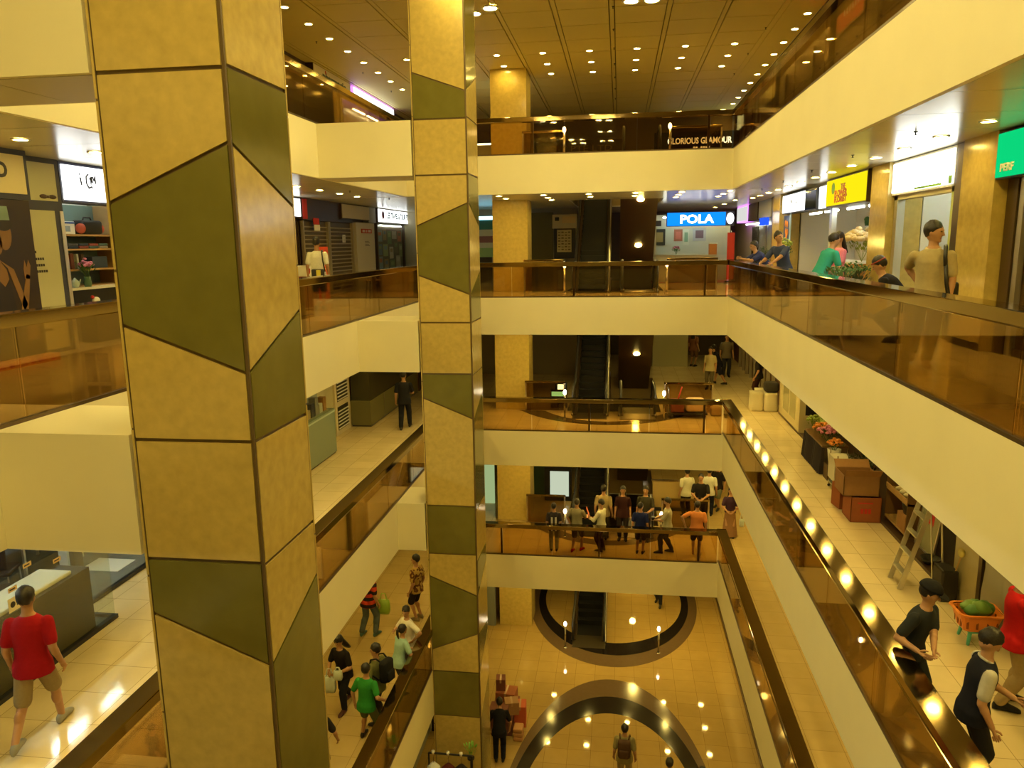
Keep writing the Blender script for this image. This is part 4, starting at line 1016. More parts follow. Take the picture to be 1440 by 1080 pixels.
t = thing('shop_poster', 'blue poster with orange fruit at the left of the flower shop', 'poster', (4.93, 23.95, FB)); bxp(t, 'board', mat('royal_blue', (.03,.06,.30), .4), -.02, -.40, 1.45, 0, .40, 2.2); bxp(t, 'lower_board', mat('poster_yellow', (.75,.55,.08), .4), -.02, -.40, .3, 0, .40, 1.4)
fr = MB(); [fr.ell((-.024, a_, z_), (.006,.11,.10)) for a_, z_ in ((-.1,1.95),(.12,1.98),(.05,1.75),(-.15,1.72),(-.02,1.6))]; part(fr, 'printed_fruit', ORANGEF, t, True)
bxp(t, 'steel_edge', mat('pale_blue_edge', (.35,.5,.62), .3), -.03, -.52, 0, 0, -.42, 2.25)
t = thing('framed_picture', 'dark framed picture on the back wall of the flower shop', 'picture', (6.98, 18.6+1.2, FB+1.55)); bxp(t, 'frame', DKBROWN, -.05, -.42, 0, 0, .42, .62); bxp(t, 'picture', WHITE, -.055, -.33, .08, -.045, .33, .54)
t = thing('shop_counter', 'wooden counter with white top inside the flower shop', 'counter', (5.75, 20.4, FB)); bxp(t, 'front', mat('orange_wood', (.55,.24,.06), .4), -.25, -1.1, 0, .25, 1.1, .92); bxp(t, 'top', WHITE, -.3, -1.15, .92, .3, 1.15, .97)
t = thing('steel_post', 'pale steel door post in the middle of the flower shop front', 'post', (4.98, 19.2, FB)); bxp(t, 'post', ALU, -.05, -.1, 0, .06, .1, 2.24)
t = thing('wall_shelf', 'white wall shelves with small green pots at the back of the flower shop', 'shelf', (6.98, 22.3, FB+1.1))
for zz in (0,.36,.72): bxp(t, 'shelf_board', WHITE, -.25, -.9, zz, 0, .9, zz+.03)
for i in range(12):
    b = MB(); b.lathe((0,0,0), [(.05,0),(.07,.12),(.05,.13)], 10); b.ell((0,0,.18), (.08,.08,.08), None, 8, 6)
    simple('potted_plant', 'small potted plant on the white wall shelves of the flower shop', 'plant', (6.84, 21.6+.42*(i % 4), FB+1.131+.36*(i//4)), LEAF if i % 3 else WHITEF, b, 'small plants on the flower shop shelves', True)
wall_picture('dark poster with a plum picture at the back of the flower shop, right part', 16.6, 18.2, FB+1.5, FB+2.15, mat('plum_picture', (.14,.03,.10), .4), X=6.98)
bxp(thing('flower_cooler', 'grey glass cooler at the back of the flower shop behind the cream bunch', 'cooler', (6.7, 17.2, FB)), 'cabinet', GRAYP, -.3, -.9, 0, .28, .9, 1.35)
bouquet('large bunch of cream artificial flowers hanging in the flower shop', (5.15, 17.4, FB+1.02), CREAMF, 90, .36, .62, LEAFY, sz=.075)
bouquet('leafy green stems with yellow-green leaves beside the blue poster', (4.7, 23.0, FB+.85), LEAFY, 30, .22, .65, LEAF, sz=.04)
t = thing('pot_stand', 'tall pot holding the leafy stems beside the blue poster', 'pot', (4.7, 23.0, FB)); b = MB(); b.lathe((0,0,0), [(.16,0),(.2,.4),(.17,.84)], 16); part(b, 'pot', DKBROWN, t, True)
t = thing('work_table', 'florist work table covered with wrapping paper and leaves behind the right balustrade', 'table', (3.88, 13.25, FB)); bxp(t, 'table_top', WOODL, -.4, -1.0, .72, .4, 1.0, .76)
for sx in (-.36,.32):
    for sy in (-.95,.91): bxp(t, 'leg', BROWN, sx, sy, 0, sx+.04, sy+.04, .72)
bxp(t, 'cloth_skirt', mat('tan_cloth', (.40,.30,.16), .8), -.39, -.98, .25, -.375, .98, .71)
random.seed(5)
for i in range(6):
    b = MB(); n = 9; vs = []; fs = []
    for a in range(n):
        for c_ in range(n): vs.append(((a/(n-1)-.5)*.42, (c_/(n-1)-.5)*.24, .03+.035*noise.noise(V((a*.9+i*7, c_*.9, i)))+.02*noise.noise(V((a*2.+i, c_*2., 3)))))
    for a in range(n-1):
        for c_ in range(n-1): fs.append((a*n+c_, a*n+c_+1, (a+1)*n+c_+1, (a+1)*n+c_))
    b.add(vs, fs); simple('wrapping_paper', ['pink','silver','pale pink','silver','white','pale'][i]+' crumpled wrapping sheet on the florist work table, '+['near end','near left','middle','middle left','far middle','far end'][i], 'wrapping paper', (3.78+.12*(i % 2), 12.60+.27*i, FB+.765), mat('wrap%d' % (i % 3), [(.70,.45,.42),(.65,.66,.62),(.72,.6,.5)][i % 3], .25), b, None, True)
bouquet('cut green leaves piled at the far end of the florist work table', (3.8, 14.0, FB+.762), LEAF, 60, .24, .26, LEAF, sz=.02)
bouquet('bushy green plant standing behind the florist work table', (4.42, 15.35, FB+.53), LEAF, 110, .30, .50, LEAFD, sz=.02)
t = thing('plant_pot', 'dark pot under the bushy green plant', 'pot', (4.42, 15.35, FB)); b = MB(); b.lathe((0,0,0), [(.15,0),(.2,.3),(.22,.52)], 16); part(b, 'pot', DKBROWN, t, True)
pier(24.5, 25.5, 'beige stone pier left of the white sign with grey strokes')
t = thing('wall_panel', 'dark upright panel left of the far stone pier', 'panel', (4.9, 25.8, FB)); bxp(t, 'panel', DKBROWN, 0, -.28, 0, .3, .4, SA-FB-.001)
wallrun(5.3, 26.2, 37, FB, SA, -1, OLIVEP)
sign('purple-edged lit panel at the far right corner of the third floor', 4.86, -1, 31.0, 33.6, FB+2.2, FB+2.84, .3, emat('pale_grey_glow', (.75,.75,.7), .36), emat('purple_neon2', (.75,.22,1), .9), (), .05)
t = thing('wall_panel', 'dark panel right of the purple-edged lit panel', 'panel', (4.9, 29.9, FB+2.2)); bxp(t, 'panel', DKBROWN, 0, -1.0, 0, .3, 1.05, .64)
t = thing('wall_panel', 'grey panel beside the blue lamp at the far right', 'panel', (4.92, 27.6, FB+2.25)); bxp(t, 'panel', GRAYP, 0, -1.1, 0, .3, 1.2, .6)
tube_light('long white tube under the dark panel at the far right shop', (5.0, 30.3, FB+2.12), 3.2, m=emat('far_tube', (.9,.97,1), 9))
t = thing('wall_lamp', 'small blue glowing lamp at the far right shop', 'lamp', (4.9, 27.7, FB+2.0)); bxp(t, 'lamp_body', emat('blue_glow', (.02,.09,1), .5), -.05, -.5, 0, .1, .45, .25)
for i in range(3): 
    b = MB(); b.box(0,-.6,0,.06,.6,2.0); simple('glass_showcase', ['pale','grey','dark'][i]+' upright showcase along the far right wall', 'showcase', (5.1, 27.3+1.6*i, FB), mat('show%d' % i, [(.45,.5,.42),(.3,.3,.26),(.06,.05,.03)][i], .2), b)
bouquet('green potted palm near the far right shop', (4.75, 26.6, FB+.4), LEAF, 60, .25, .8, LEAFD, sz=.015)
t = thing('plant_pot', 'pot under the green palm near the far right shop', 'pot', (4.75, 26.6, FB)); b = MB(); b.lathe((0,0,0), [(.12,0),(.16,.42)], 14); part(b, 'pot', DKBROWN, t, True)

# === third floor, far end ===
BLUE = emat('pola_blue', (.006,.25,1), .50)
t = thing('shop_sign', 'blue lit sign with four big white letters at the third-floor far end', 'sign', (2.77, 29.0, FB+2.05))
bxp(t, 'sign_box', NAVY, -1.06, .02, -.02, 1.35, .3, .50); bxp(t, 'lit_face', BLUE, -1.04, 0, .0, 1.04, .02, .47)
text_mesh('lettering', 'POLA', .42, emat('pola_white', (.95,.98,1), 1.6), t, face_ny(.03, -.004, .22), .008, bold=.012, fitw=1.2)
em = MB(); em.ell((1.2,-.01,.24),(.13,.02,.20)); em.build('white_emblem', emat('pola_white', (.95,.98,1), 1.6), t, True)
t = thing('shop_window', 'pale lit shop window with counter under the blue lit sign', 'shop window', (2.6, 29.05, FB))
bxp(t, 'back_wall', mat('pale_shop_wall', (.50,.52,.44), .5), -1.33, 1.5, 0, 1.6, 1.55, 2.5); bxp(t, 'left_wall', mat('pale_shop_wall', (.50,.52,.44), .5), -1.33, 0, 0, -1.25, 1.5, 2.5); bxp(t, 'navy_strip', NAVY, -1.32, -.03, 2.05, -1.08, .05, 2.25)
bxp(t, 'counter', mat('white_counter', (.50,.48,.38), .4), -1.3, .05, 0, .9, .5, .95); bxp(t, 'counter_top', mat('grey_top', (.42,.40,.32), .3), -1.35, 0, .95, .95, .55, 1.0)
bxp(t, 'window_glass', CLEAR, -1.3, .02, 1.0, 1.3, .03, 2.0)
tube_light('white tube above the counter under the blue lit sign', (2.6, 29.8, FB+2.4), 2.0, 'x')
for i, (x_, z_, w_, h_, c_) in enumerate(((1.55,1.35,.42,.62,(.02,.02,.015)),(2.25,1.5,.32,.45,(.35,.12,.08)),(2.55,1.35,.22,.6,(.55,.6,.5)),(3.05,1.5,.5,.5,(.40,.42,.48)))):
    b = MB(); b.box(-w_/2,-.02,0,w_/2,0,h_); o = simple('framed_poster', ['black','rosy','pale green','pale blue'][i]+' framed poster on the wall behind the blue lit sign', 'poster', (x_, 30.54, FB+z_), mat('pposter%d' % i, c_, .4), b)
    b = MB(); b.box(-w_*.3,-.024,h_*.2,w_*.3,-.02,h_*.8); b.build('picture', mat('ppic%d' % i, [(.3,.22,.08),(.5,.15,.12),(.2,.35,.25),(.15,.10,.14)][i], .4), o)
bouquet('small pink-topped plant on the counter under the blue lit sign', (2.1, 29.3, FB+1.002), PINKF, 16, .13, .3, LEAF, sz=.04)
t = thing('display_box', 'orange box on the right end of the counter under the blue lit sign', 'box', (3.42, 29.3, FB+1.002)); bxp(t, 'carton', mat('orange_carton', (.6,.22,.08), .5), -.14, -.12, 0, .14, .12, .38); bxp(t, 'lid', WHITE, -.15, -.13, .38, .15, .13, .42)
t = thing('banner', 'tall red banner standing right of the blue lit sign', 'banner', (4.0, 28.8, FB)); bxp(t, 'cloth', REDP, -.13, -.01, .1, .13, .01, 1.78); bxp(t, 'foot', BLACK, -.18, -.12, 0, .18, .12, .05); bxp(t, 'pole', STEEL, -.015, .012, .03, .015, .03, 1.85)
b = MB(); b.box(1.2,28.6,FB+.001,4.2,31,FB+.004); simple('red_floor_mat', 'red mat on the floor in front of the counter under the blue sign', 'mat', (0,0,0), mat('red_mat', (.28,.04,.03), .5), b)
b = MB(); b.box(-9, 31.2, FB, -1.7, 31.3, SA); struct('wall_back', b, mat('far_wall_beige', (.34,.29,.17), .5))
t = thing('glass_partition', 'olive glass partition left of the directory board, third-floor far end', 'partition', (-3.0, 30.4, FB)); bxp(t, 'pane', mat('olive_glass', (.16,.15,.07), .1), -.45, 0, 0, .43, .04, 2.68); bxp(t, 'post', STEEL, -.55, -.03, 0, -.46, .06, 2.7)
t = thing('directory_board', 'cream directory board with a picture header left of the third-floor escalators', 'notice board', (-2.1, 30.1, FB)); bxp(t, 'header', CREAMP, -.48, 0, 2.05, .46, .12, 2.58); bxp(t, 'header_picture', mat('lit_cream', (.72,.55,.28), .4), -.1, -.01, 2.25, .42, 0, 2.5); bxp(t, 'header_mark', BLACK, -.38, -.01, 2.34, -.22, 0, 2.48)
bxp(t, 'frame', BLACK, -.42, 0, .9, .42, .08, 2.05); bxp(t, 'list_panel', mat('list_cream', (.60,.52,.28), .4), -.30, -.012, 1.15, .26, 0, 2.0)
pr = MB()
for i in range(7):
    for j in range(4): pr.box(-.26+.13*j, -.016, 1.22+.11*i, -.17+.13*j, -.012, 1.25+.11*i+.02*((i+j) % 2))
part(pr, 'list_entries', mat('entry_ink', (.15,.11,.05), .5), t)
t = thing('standing_poster', 'green and white poster stand seen left of the far column, third floor', 'poster', (-5.3, 29.6, FB)); bxp(t, 'panel_lower', mat('poster_green', (.30,.55,.25), .4), -.4, 0, 1.0, .5, .04, 1.35); bxp(t, 'panel_mid', mat('poster_white', (.60,.66,.52), .4), -.4, 0, 1.35, .5, .04, 2.05); bxp(t, 'panel_top', mat('poster_teal', (.03,.22,.20), .4), -.4, 0, 2.05, .5, .04, 2.4); bxp(t, 'picture', mat('poster_picture', (.25,.12,.15), .4), -.25, -.006, 1.55, .45, 0, 1.8); bxp(t, 'stand', BLACK, -.3, 0, 0, .4, .04, 1.0); bxp(t, 'lit_strip', emat('teal_strip', (.3,.75,.9), 1.6), -.4, -.02, 2.42, .5, .04, 2.55)
# === second floor, left ===
CARPET = mat('grey_carpet', (.10,.125,.14), .9, noise_amt=.35, noise_scale=9)
b = MB(); b.box(-12.1, -3.9, FC, -7.42, 9.6, FC+.012); b.box(-12.1, 9.6, FC, -8.1, 15.5, FC+.012); struct('floor', b, CARPET)
t = thing('shop_window', 'clear shop glass with small stickers behind the man in the red T-shirt', 'shop window', (-7.40, 5.5, FC))
bxp(t, 'glass_pane', CLEAR, 0, -6, .06, .012, 4.11, 2.5); bxp(t, 'return_pane', CLEAR, -.66, 4.11, .06, 0, 4.122, 2.5); bxp(t, 'far_pane', CLEAR, -.67, 4.13, .06, -.655, 9.5, 2.5)
bxp(t, 'base_channel', BLACK, -.03, -6, 0, .04, 4.14, .06); bxp(t, 'return_channel', BLACK, -.70, 4.09, 0, -.03, 4.14, .06); bxp(t, 'far_channel', BLACK, -.70, 4.14, 0, -.63, 9.5, .06); bxp(t, 'head_channel', BLACK, -.03, -6, 2.5, .04, 4.14, 2.58)
STK = mat('sticker_tan', (.62,.45,.20), .5)
for i, (y_, z_) in enumerate([(2.55,1.9),(2.62,1.5),(3.05,1.75),(3.1,1.55),(3.12,1.35),(3.55,1.78),(3.6,1.5),(3.66,1.28),(3.95,1.62),(3.98,1.42),(2.35,1.30),(2.1,1.75)]):
    bxp(t, 'sticker', STK, .013, y_-.07, z_-.03, .015, y_+.07, z_+.03); bxp(t, 'sticker_print', INKD, .0152, y_-.05, z_-.008, .016, y_+.04, z_+.010)
bxp(t, 'name_sticker', mat('sticker_cream', (.72,.66,.46), .5), .013, 2.25, 1.02, .015, 2.62, 1.20); text_mesh('name_lettering', 'NAVI', .13, INKD, t, face_px(.017, 2.48, 1.11), .002, fitw=.2); m_ = MB(); m_.ell((.018, 2.32, 1.11), (.003,.04,.04)); part(m_, 'heart_mark', INKD, t)
t = thing('service_counter', 'long dark counter with a white top inside the left second-floor shop', 'counter', (-7.72, 5.4, FC)); bxp(t, 'front', mat('counter_dark', (.013,.012,.006), .5, spec=.15), -.2, -6, .012, .26, 3.88, .96); b = MB(); b.rbox(-.30,-6,.96,.20,3.62,1.02,.02); part(b, 'top', mat('glossy_white', (.85,.84,.70), .12), t)
for y_ in (2.9, 1.2): b = MB(); b.cyl((.0,y_,1.02), .05, .02, 12); part(b, 'cap', ALU, t, True)
t = thing('office_desk', 'dark desk on thin legs inside the left second-floor shop', 'desk', (-9.9, 11.0, FC+.012)); bxp(t, 'top', BLACK, -.5, -.7, .72, .5, .7, .76)
for sx in (-.46,.42):
    for sy in (-.66,.62): bxp(t, 'leg', ALU, sx, sy, 0, sx+.04, sy+.04, .72)
def chair(label, x, y, rz):
    t = thing('office_chair', label, 'chair', (x, y, FC+.012), R(rz)); b = MB(); b.rbox(-.23,-.23,.43,.23,.23,.50,.02); part(b, 'seat', BLACK, t); b = MB(); b.rbox(-.22,-.25,.55,.22,-.21,.95,.015); part(b, 'backrest', BLACK, t)
    for sx in (-1,1):
        for sy in (-1,1): b = MB(); b.tube([(sx*.2,sy*.2,.43),(sx*.22,sy*.22,0)], .012, 6); part(b, 'leg', ALU, t)
chair('black chair in front of the dark desk, second-floor left shop', -9.6, 10.0, 20); chair('black chair nearer the counter, second-floor left shop', -9.0, 9.3, -60)
t = thing('display_pillar', 'slim white and black pillar inside the left second-floor shop', 'pillar', (-9.15, 11.0, FC+.012)); bxp(t, 'white_side', WHITE, -.15, -.1, 0, .05, .1, 2.8); bxp(t, 'black_side', BLACK, .05, -.1, 0, .14, .1, 2.8)
b = MB(); b.box(-.35,-.25,0,.35,.25,.008); simple('white_sheet', 'white sheet lying on the grey carpet of the left shop', 'paper', (-8.75, 11.35, FC+.013), WHITE, b)
for i, y_ in enumerate((3.0, 7.0, 10.8)): tube_light(['nearest','middle','farthest'][i]+' white tube inside the left second-floor shop', (-9.2, y_, SB-.06), 2.2, m=emat('office_tube', (.88,1,.92), 48))
b = MB(); b.box(-8.2, 15.5, FC, -8.05, 16.2, SB); b.box(-12, 15.5, FC, -8.05, 15.6, SB); struct('wall_left', b, OLIVEP)
t = thing('display_cabinet', 'grey-green display cabinet with goods behind glass on the left second floor', 'cabinet', (-7.4, 17.5, FC)); bxp(t, 'base', mat('cabinet_greygreen', (.22,.29,.24), .15), -.5, -1.3, .04, 0, 1.3, 1.2); bxp(t, 'plinth', BLACK, -.48, -1.28, 0, -.02, 1.28, .04); bxp(t, 'edge_strip', mat('pale_strip', (.45,.58,.55), .2), -.02, -1.3, 1.12, .012, 1.3, 1.16)
bxp(t, 'glass_pane', CLEAR, -.03, -1.3, 1.2, -.02, 1.3, 2.1); bxp(t, 'top', DKBROWN, -.5, -1.3, 2.1, 0, 1.3, 2.2); bxp(t, 'back', mat('pale_back', (.3,.34,.36), .5), -.5, -1.3, 1.2, -.46, 1.3, 2.1)
random.seed(9)
for i in range(9):
    b = MB(); h_ = .22+.25*random.random(); b.rbox(-.09,-.10,0,.09,.10,h_,.01)
    simple('product_box', ['blue','white','red-brown','pale blue','tan','dark blue','grey','white','orange-brown'][i]+' box behind the display cabinet glass, '+['first','second','third','fourth','fifth','sixth','seventh','eighth','ninth'][i]+' from the near end', 'box', (-7.62, 16.4+.26*i, FC+1.202), mat('prod%d' % i, [(.03,.06,.2),(.6,.62,.6),(.2,.05,.03),(.25,.4,.5),(.35,.25,.12),(.02,.03,.1),(.25,.25,.25),(.6,.6,.55),(.35,.15,.05)][i], .4), b)
t = thing('grille_door', 'white framed grille door with dark slats on the left second floor', 'door', (-8.0, 21.05, FC)); bxp(t, 'frame', CREAMP, -.06, -.65, 0, 0, .56, 2.6)
for z0, z1 in ((.14,.82),(.98,1.70),(1.8,2.5)):
    bxp(t, 'opening', BLACK, 0, -.50, z0, .01, .34, z1); s_ = MB(); n_ = int((z1-z0)/.10)
    for i in range(n_): s_.box(.011, -.50, z0+.1*i+.03, .03, .34, z0+.1*i+.06)
    part(s_, 'slats', WHITE, t)
b = MB(); b.box(-8.12, 15.6, FC, -8.06, 20.4, SB); b.box(-8.12, 20.4, FC+2.6, -8.06, 21.6, SB); struct('wall_left', b, CREAMP)
t = thing('glass_counter', 'olive green counter with dark glass above, beyond the grille door', 'counter', (-7.38, 24.4, FC)); bxp(t, 'front', mat('green_counter', (.17,.16,.07), .2), -.62, -2.76, .04, 0, 2.7, .80); bxp(t, 'base', BLACK, -.6, -2.75, 0, -.01, 2.7, .04); bxp(t, 'dark_glass', mat('dark_shop_glass', (.05,.045,.02), .12), -.60, -2.74, .80, -.02, 2.7, 2.7)
for y_ in (-1.4, .3): bxp(t, 'joint', DKBRONZE, -.01, y_, .04, .004, y_+.02, .80)
t = thing('wood_panel_wall', 'brown slatted wood panel at the far left of the second floor', 'panel', (-7.4, 29.2, FC)); bxp(t, 'board', BROWN, -.1, -1.9, 0, 0, 2.5, 2.7)
s_ = MB(); [s_.box(0, -1.9+.2*i, 0, .025, -1.82+.2*i, 2.7) for i in range(22)]; part(s_, 'slats', DKBROWN, t)
# === second floor, right ===
wallrun(5.25, -4, 9.6, FC, SB, -1, OLIVE); wallrun(5.12, 11.0, 11.75, FC, SB, -1, OLIVE)
b = MB(); b.box(5.22, 9.6, FC+.02, 5.3, 11.0, SB); struct('wall_right', b, DKWALL)
t = thing('shop_door', 'dark doorway with pale plastic hanging, behind the orange basket', 'door', (5.15, 10.3, FC)); bxp(t, 'far_jamb', DKBRONZE, -.03, .6, 0, .06, .7, 2.5); bxp(t, 'near_jamb', ALU, -.03, -.7, 0, .06, -.62, 2.5)
pl = MB(); n_ = 12; vs = []; fs = []
for i in range(n_):
    for j in range(14): vs.append((.03*noise.noise(V((i*.5, j*.35, 2)))-.02, .55-.09*i, .15+.17*j))
for i in range(n_-1):
    for j in range(13): fs.append((i*14+j, i*14+j+1, (i+1)*14+j+1, (i+1)*14+j))
pl.add(vs, fs); part(pl, 'plastic_sheet', mat('grey_plastic', (.30,.28,.22), .25), t, True)
# recessed shop bay with its raised dark ledge
b = MB(); b.box(5.05, 11.75, FC, 7.2, 21.66, FC+.06); struct('trim_%d' % (N[0]+1), b, DKBROWN); N[0] += 1
b = MB(); b.box(6.6, 11.75, FC, 6.7, 21.66, SB); struct('wall_right', b, DKBROWN)
zc = FC+.061
def openbox(label, x, y, z, w, d, h, m, rz=0, flaps=True, name='carton', mark=None):
    t = thing(name, label, 'box', (x, y, z), R(rz)); th = .012
    w2, d2 = w/2, d/2; b = MB(); b.box(-w2,-d2,0,w2,d2,th); b.box(-w2,-d2,0,-w2+th,d2,h); b.box(w2-th,-d2,0,w2,d2,h); b.box(-w2,-d2,0,w2,-d2+th,h); b.box(-w2,d2-th,0,w2,d2,h); part(b, 'box_body', m, t)
    if flaps:
        for (a_, c_) in ((M4.Translation((0,-d2,h)) @ M4.Rotation(R(-50),4,'X'), (w,.20)), (M4.Translation((0,d2,h)) @ M4.Rotation(R(40),4,'X') @ M4.Rotation(pi,4,'Z'), (w,.20))):
            f = MB(); f.box(-w2,-c_[1],0,w2,0,.008,a_); part(f, 'flap', m, t)
    if mark: f = MB(); [f.box(-.10+.07*i,-d2-.002,h*.35,-.05+.07*i,-d2,h*.55) for i in range(3)]; f.box(-.16,-d2-.002,h*.75,.12,-d2,h*.80); part(f, 'printed_mark', mark, t)
    return t
openbox('large reddish carton with red marks on the floor, lower of the two cartons', 4.77, 15.05, FC, .56, .55, .50, CARDR, 0, False, mark=REDP)
openbox('narrow reddish carton behind the marked carton', 4.66, 15.72, FC, .42, .40, .48, CARDR, 8, False)
openbox('open tan carton stacked on the reddish cartons', 4.68, 15.15, FC+.502, .66, .62, .40, CARD, 0)
rnd = random.Random(2)
bg = MB()
for i in range(7): bg.ell((rnd.uniform(-.18,.18), rnd.uniform(-.18,.18), .10), (.09,.09,.08))
t = simple('bagged_goods', 'dark bagged goods inside the lower marked carton', 'bag', (4.77, 15.05, FC+.30), mat('dark_bag', (.03,.025,.03), .5), bg, None, True)
def crate_shelf(): 
    t = thing('display_rack', 'tilted wooden display rack with wire sides, beside the cartons', 'rack', (5.4, 14.35, zc)); bxp(t, 'shelf_upper', WOODL, -.25, -.55, .62, .3, .55, .66); bxp(t, 'shelf_lower', WOODL, -.25, -.55, .06, .3, .55, .10)
    for y_ in (-.55,.53): bxp(t, 'side_frame', mat('dark_wood_lattice', (.16,.085,.03), .6), -.25, y_, 0, .3, y_+.02, 1.1)
    b = MB(); b.box(-.26,-.55,.66,-.24,.55,.74); part(b, 'front_lip', WOODL, t); return t
crate_shelf()
for i in range(8):
    b = MB(); b.ell((0,0,.055), (.11,.065,.055)); simple('packet', ['tan','yellow','pale','brown','white','amber','cream','rust'][i]+' packet on the upper shelf of the tilted rack', 'packet', (5.3+.16*(i % 2), 13.95+.2*(i//2), zc+.661), mat('packet%d' % i, [(.5,.35,.15),(.6,.45,.08),(.6,.55,.4),(.3,.16,.06),(.7,.66,.5),(.5,.25,.04),(.65,.55,.35),(.4,.13,.05)][i], .3), b, None, True)
t = thing('bucket', 'black tub with green leaves on a carton under the tilted rack', 'tub', (5.32, 14.05, zc+.40)); b = MB(); b.lathe((0,0,0), [(.13,0),(.17,.2),(.155,.2),(.12,.02)], 16, True); part(b, 'tub', BLACK, t, True)
lf = MB(); [lf.ell((rnd.uniform(-.1,.1), rnd.uniform(-.1,.1), .2), (.06,.06,.03)) for i in range(9)]; part(lf, 'leaves', LEAF, t, True)
b = MB(); b.box(-.18,-.2,0,.18,.2,.30); simple('carton', 'plain tan carton under the black tub', 'box', (5.33, 14.05, zc+.101), CARD, b)
t = thing('glazed_screen', 'leaning framed glass panel with papers between rack and ladder', 'panel', (5.28, 13.3, zc)); tl = M4.Rotation(R(8), 4, 'Y')
for a_ in ((-.015,-.40,0,.015,-.36,1.45),(-.015,.36,0,.015,.40,1.45),(-.015,-.4,0,.015,.4,.04),(-.015,-.4,1.41,.015,.4,1.45)): b = MB(); b.box(*a_, tl); part(b, 'frame', ALU, t)
b = MB(); b.box(-.004,-.36,.04,.004,.36,1.41,tl); part(b, 'pane', mat('grey_pane', (.30,.31,.22), .2), t); b = MB(); b.box(-.008,-.15,.5,-.005,.15,.75,tl); b.box(-.008,.0,.95,-.005,.2,1.1,tl); part(b, 'papers', REDL, t)
t = thing('basin', 'dark round basin in front of the leaning panel', 'basin', (5.2, 12.78, zc)); b = MB(); b.lathe((0,0,0), [(.10,0),(.17,.10),(.16,.10),(.09,.015)], 20); part(b, 'bowl', BLACK, t, True)
def ladder(label, x, y):
    t = thing('stepladder', label, 'ladder', (x, y, FC))
    for sy in (-.21,.21): b = MB(); b.box(-.035, sy-.012, 0, .035, sy+.012, 1.75, M4.Translation((-.32,0,0)) @ M4.Rotation(R(15),4,'Y')); part(b, 'side_rail', ALU, t)
    for i in range(5):
        z_ = .25+.30*i; x_ = -.32+z_*math.tan(R(15)); b = MB(); b.box(x_-.045,-.20,z_-.012,x_+.045,.20,z_+.012); part(b, 'step', ALU, t)
    for sy in (-.2,.2): b = MB(); b.tube([(.16,sy,1.68),(.32,sy*1.05,0)], .014, 8); part(b, 'rear_leg', ALU, t)
    return t
ladder('aluminium stepladder standing at the edge of the right shop bay', 4.72, 12.05)
t = thing('brush', 'short brush with a yellow end leaning on the olive wall by the ladder', 'brush', (5.06, 11.45, FC)); b = MB(); b.tube([(-.1,.1,0),(.02,0,.75)], .012, 8); part(b, 'handle', WOODL, t); b = MB(); b.ell((.02,0,.80),(.04,.07,.07)); part(b, 'head', mat('yellow_bristle', (.6,.5,.15), .8), t, True)
b = MB(); b.rbox(-.12,-.18,0,.12,.18,.5,.03); simple('dustbin', 'dark bin between the ladder and the olive wall', 'bin', (4.96, 11.62, FC), BLACK, b)
t = thing('stool', 'small turquoise plastic stool under the orange basket', 'stool', (4.85, 10.32, FC)); TQ = mat('turquoise_plastic', (.10,.45,.35), .35)
b = MB(); b.rbox(-.15,-.15,.17,.15,.15,.20,.012); part(b, 'seat', TQ, t)
for sx in (-1,1):
    for sy in (-1,1): b = MB(); b.cap((sx*.12,sy*.12,.17),.028,(sx*.145,sy*.145,.022),.022,8); part(b, 'leg', TQ, t, True)
t = thing('laundry_basket', 'orange plastic basket holding green bags on the turquoise stool', 'basket', (4.85, 10.32, FC+.202)); OR = mat('orange_plastic', (.80,.25,.04), .4); bm_ = MB()
def rr(w, d, z, n=32): return [(w*max(-1,min(1,1.25*cos(2*pi*j/n))), d*max(-1,min(1,1.25*sin(2*pi*j/n))), z) for j in range(n)]
bm_.loft([rr(.20,.15,0), rr(.27,.21,.24), rr(.26,.20,.24), rr(.19,.14,.012)]); part(bm_, 'basket_body', OR, t)
b = MB(); b.loft([rr(.265,.205,.22), rr(.30,.235,.245), rr(.30,.235,.26), rr(.262,.202,.26)], False); part(b, 'rim', OR, t)
b = MB()
for j in range(14): a = 2*pi*j/14; b.box(-.004,-.014,.05,.004,.014,.20, M4.Translation((.235*max(-1,min(1,1.25*cos(a))), .18*max(-1,min(1,1.25*sin(a))), 0)) @ M4.Rotation(a,4,'Z'))
part(b, 'slots', mat('slot_dark', (.25,.06,.01), .6), t)
for i in range(5):
    b = MB(); b.ell((0,0,.08), (.12+.02*(i % 2),.10,.08+.015*(i % 3)), None, 12, 8)
    b.v = [tuple(V(p)*(1+.18*noise.noise(V(p)*14+V((i*3,0,0))))) for p in b.v]
    simple('plastic_bag', 'crumpled green plastic bag in the orange basket', 'bag', (4.76+.09*(i % 3), 10.24+.07*(i//2), FC+.40+.02*(i % 2)), mat('green_bag%d' % (i % 2), [(.08,.22,.05),(.16,.32,.06)][i % 2], .35), b, 'green bags in the orange basket', True)
t = thing('flower_stand', 'cloth-skirted flower stand with dark drapes along the right second-floor wall', 'stand', (4.98, 18.7, FC)); bxp(t, 'table_top', BROWN, -.28, -.85, .66, .30, .85, .70)
sk = MB(); n_ = 40; sk.loft([[(-.28+.025*sin(j*2.2)-(.05 if z_ == 0 else 0), -.85+1.7*j/n_, .02+z_) for j in range(n_+1)]+[(-.22, .85-1.7*j/n_, .02+z_) for j in range(n_+1)] for z_ in (0,.64)]); part(sk, 'drape', mat('dark_drape', (.025,.02,.03), .8), t)
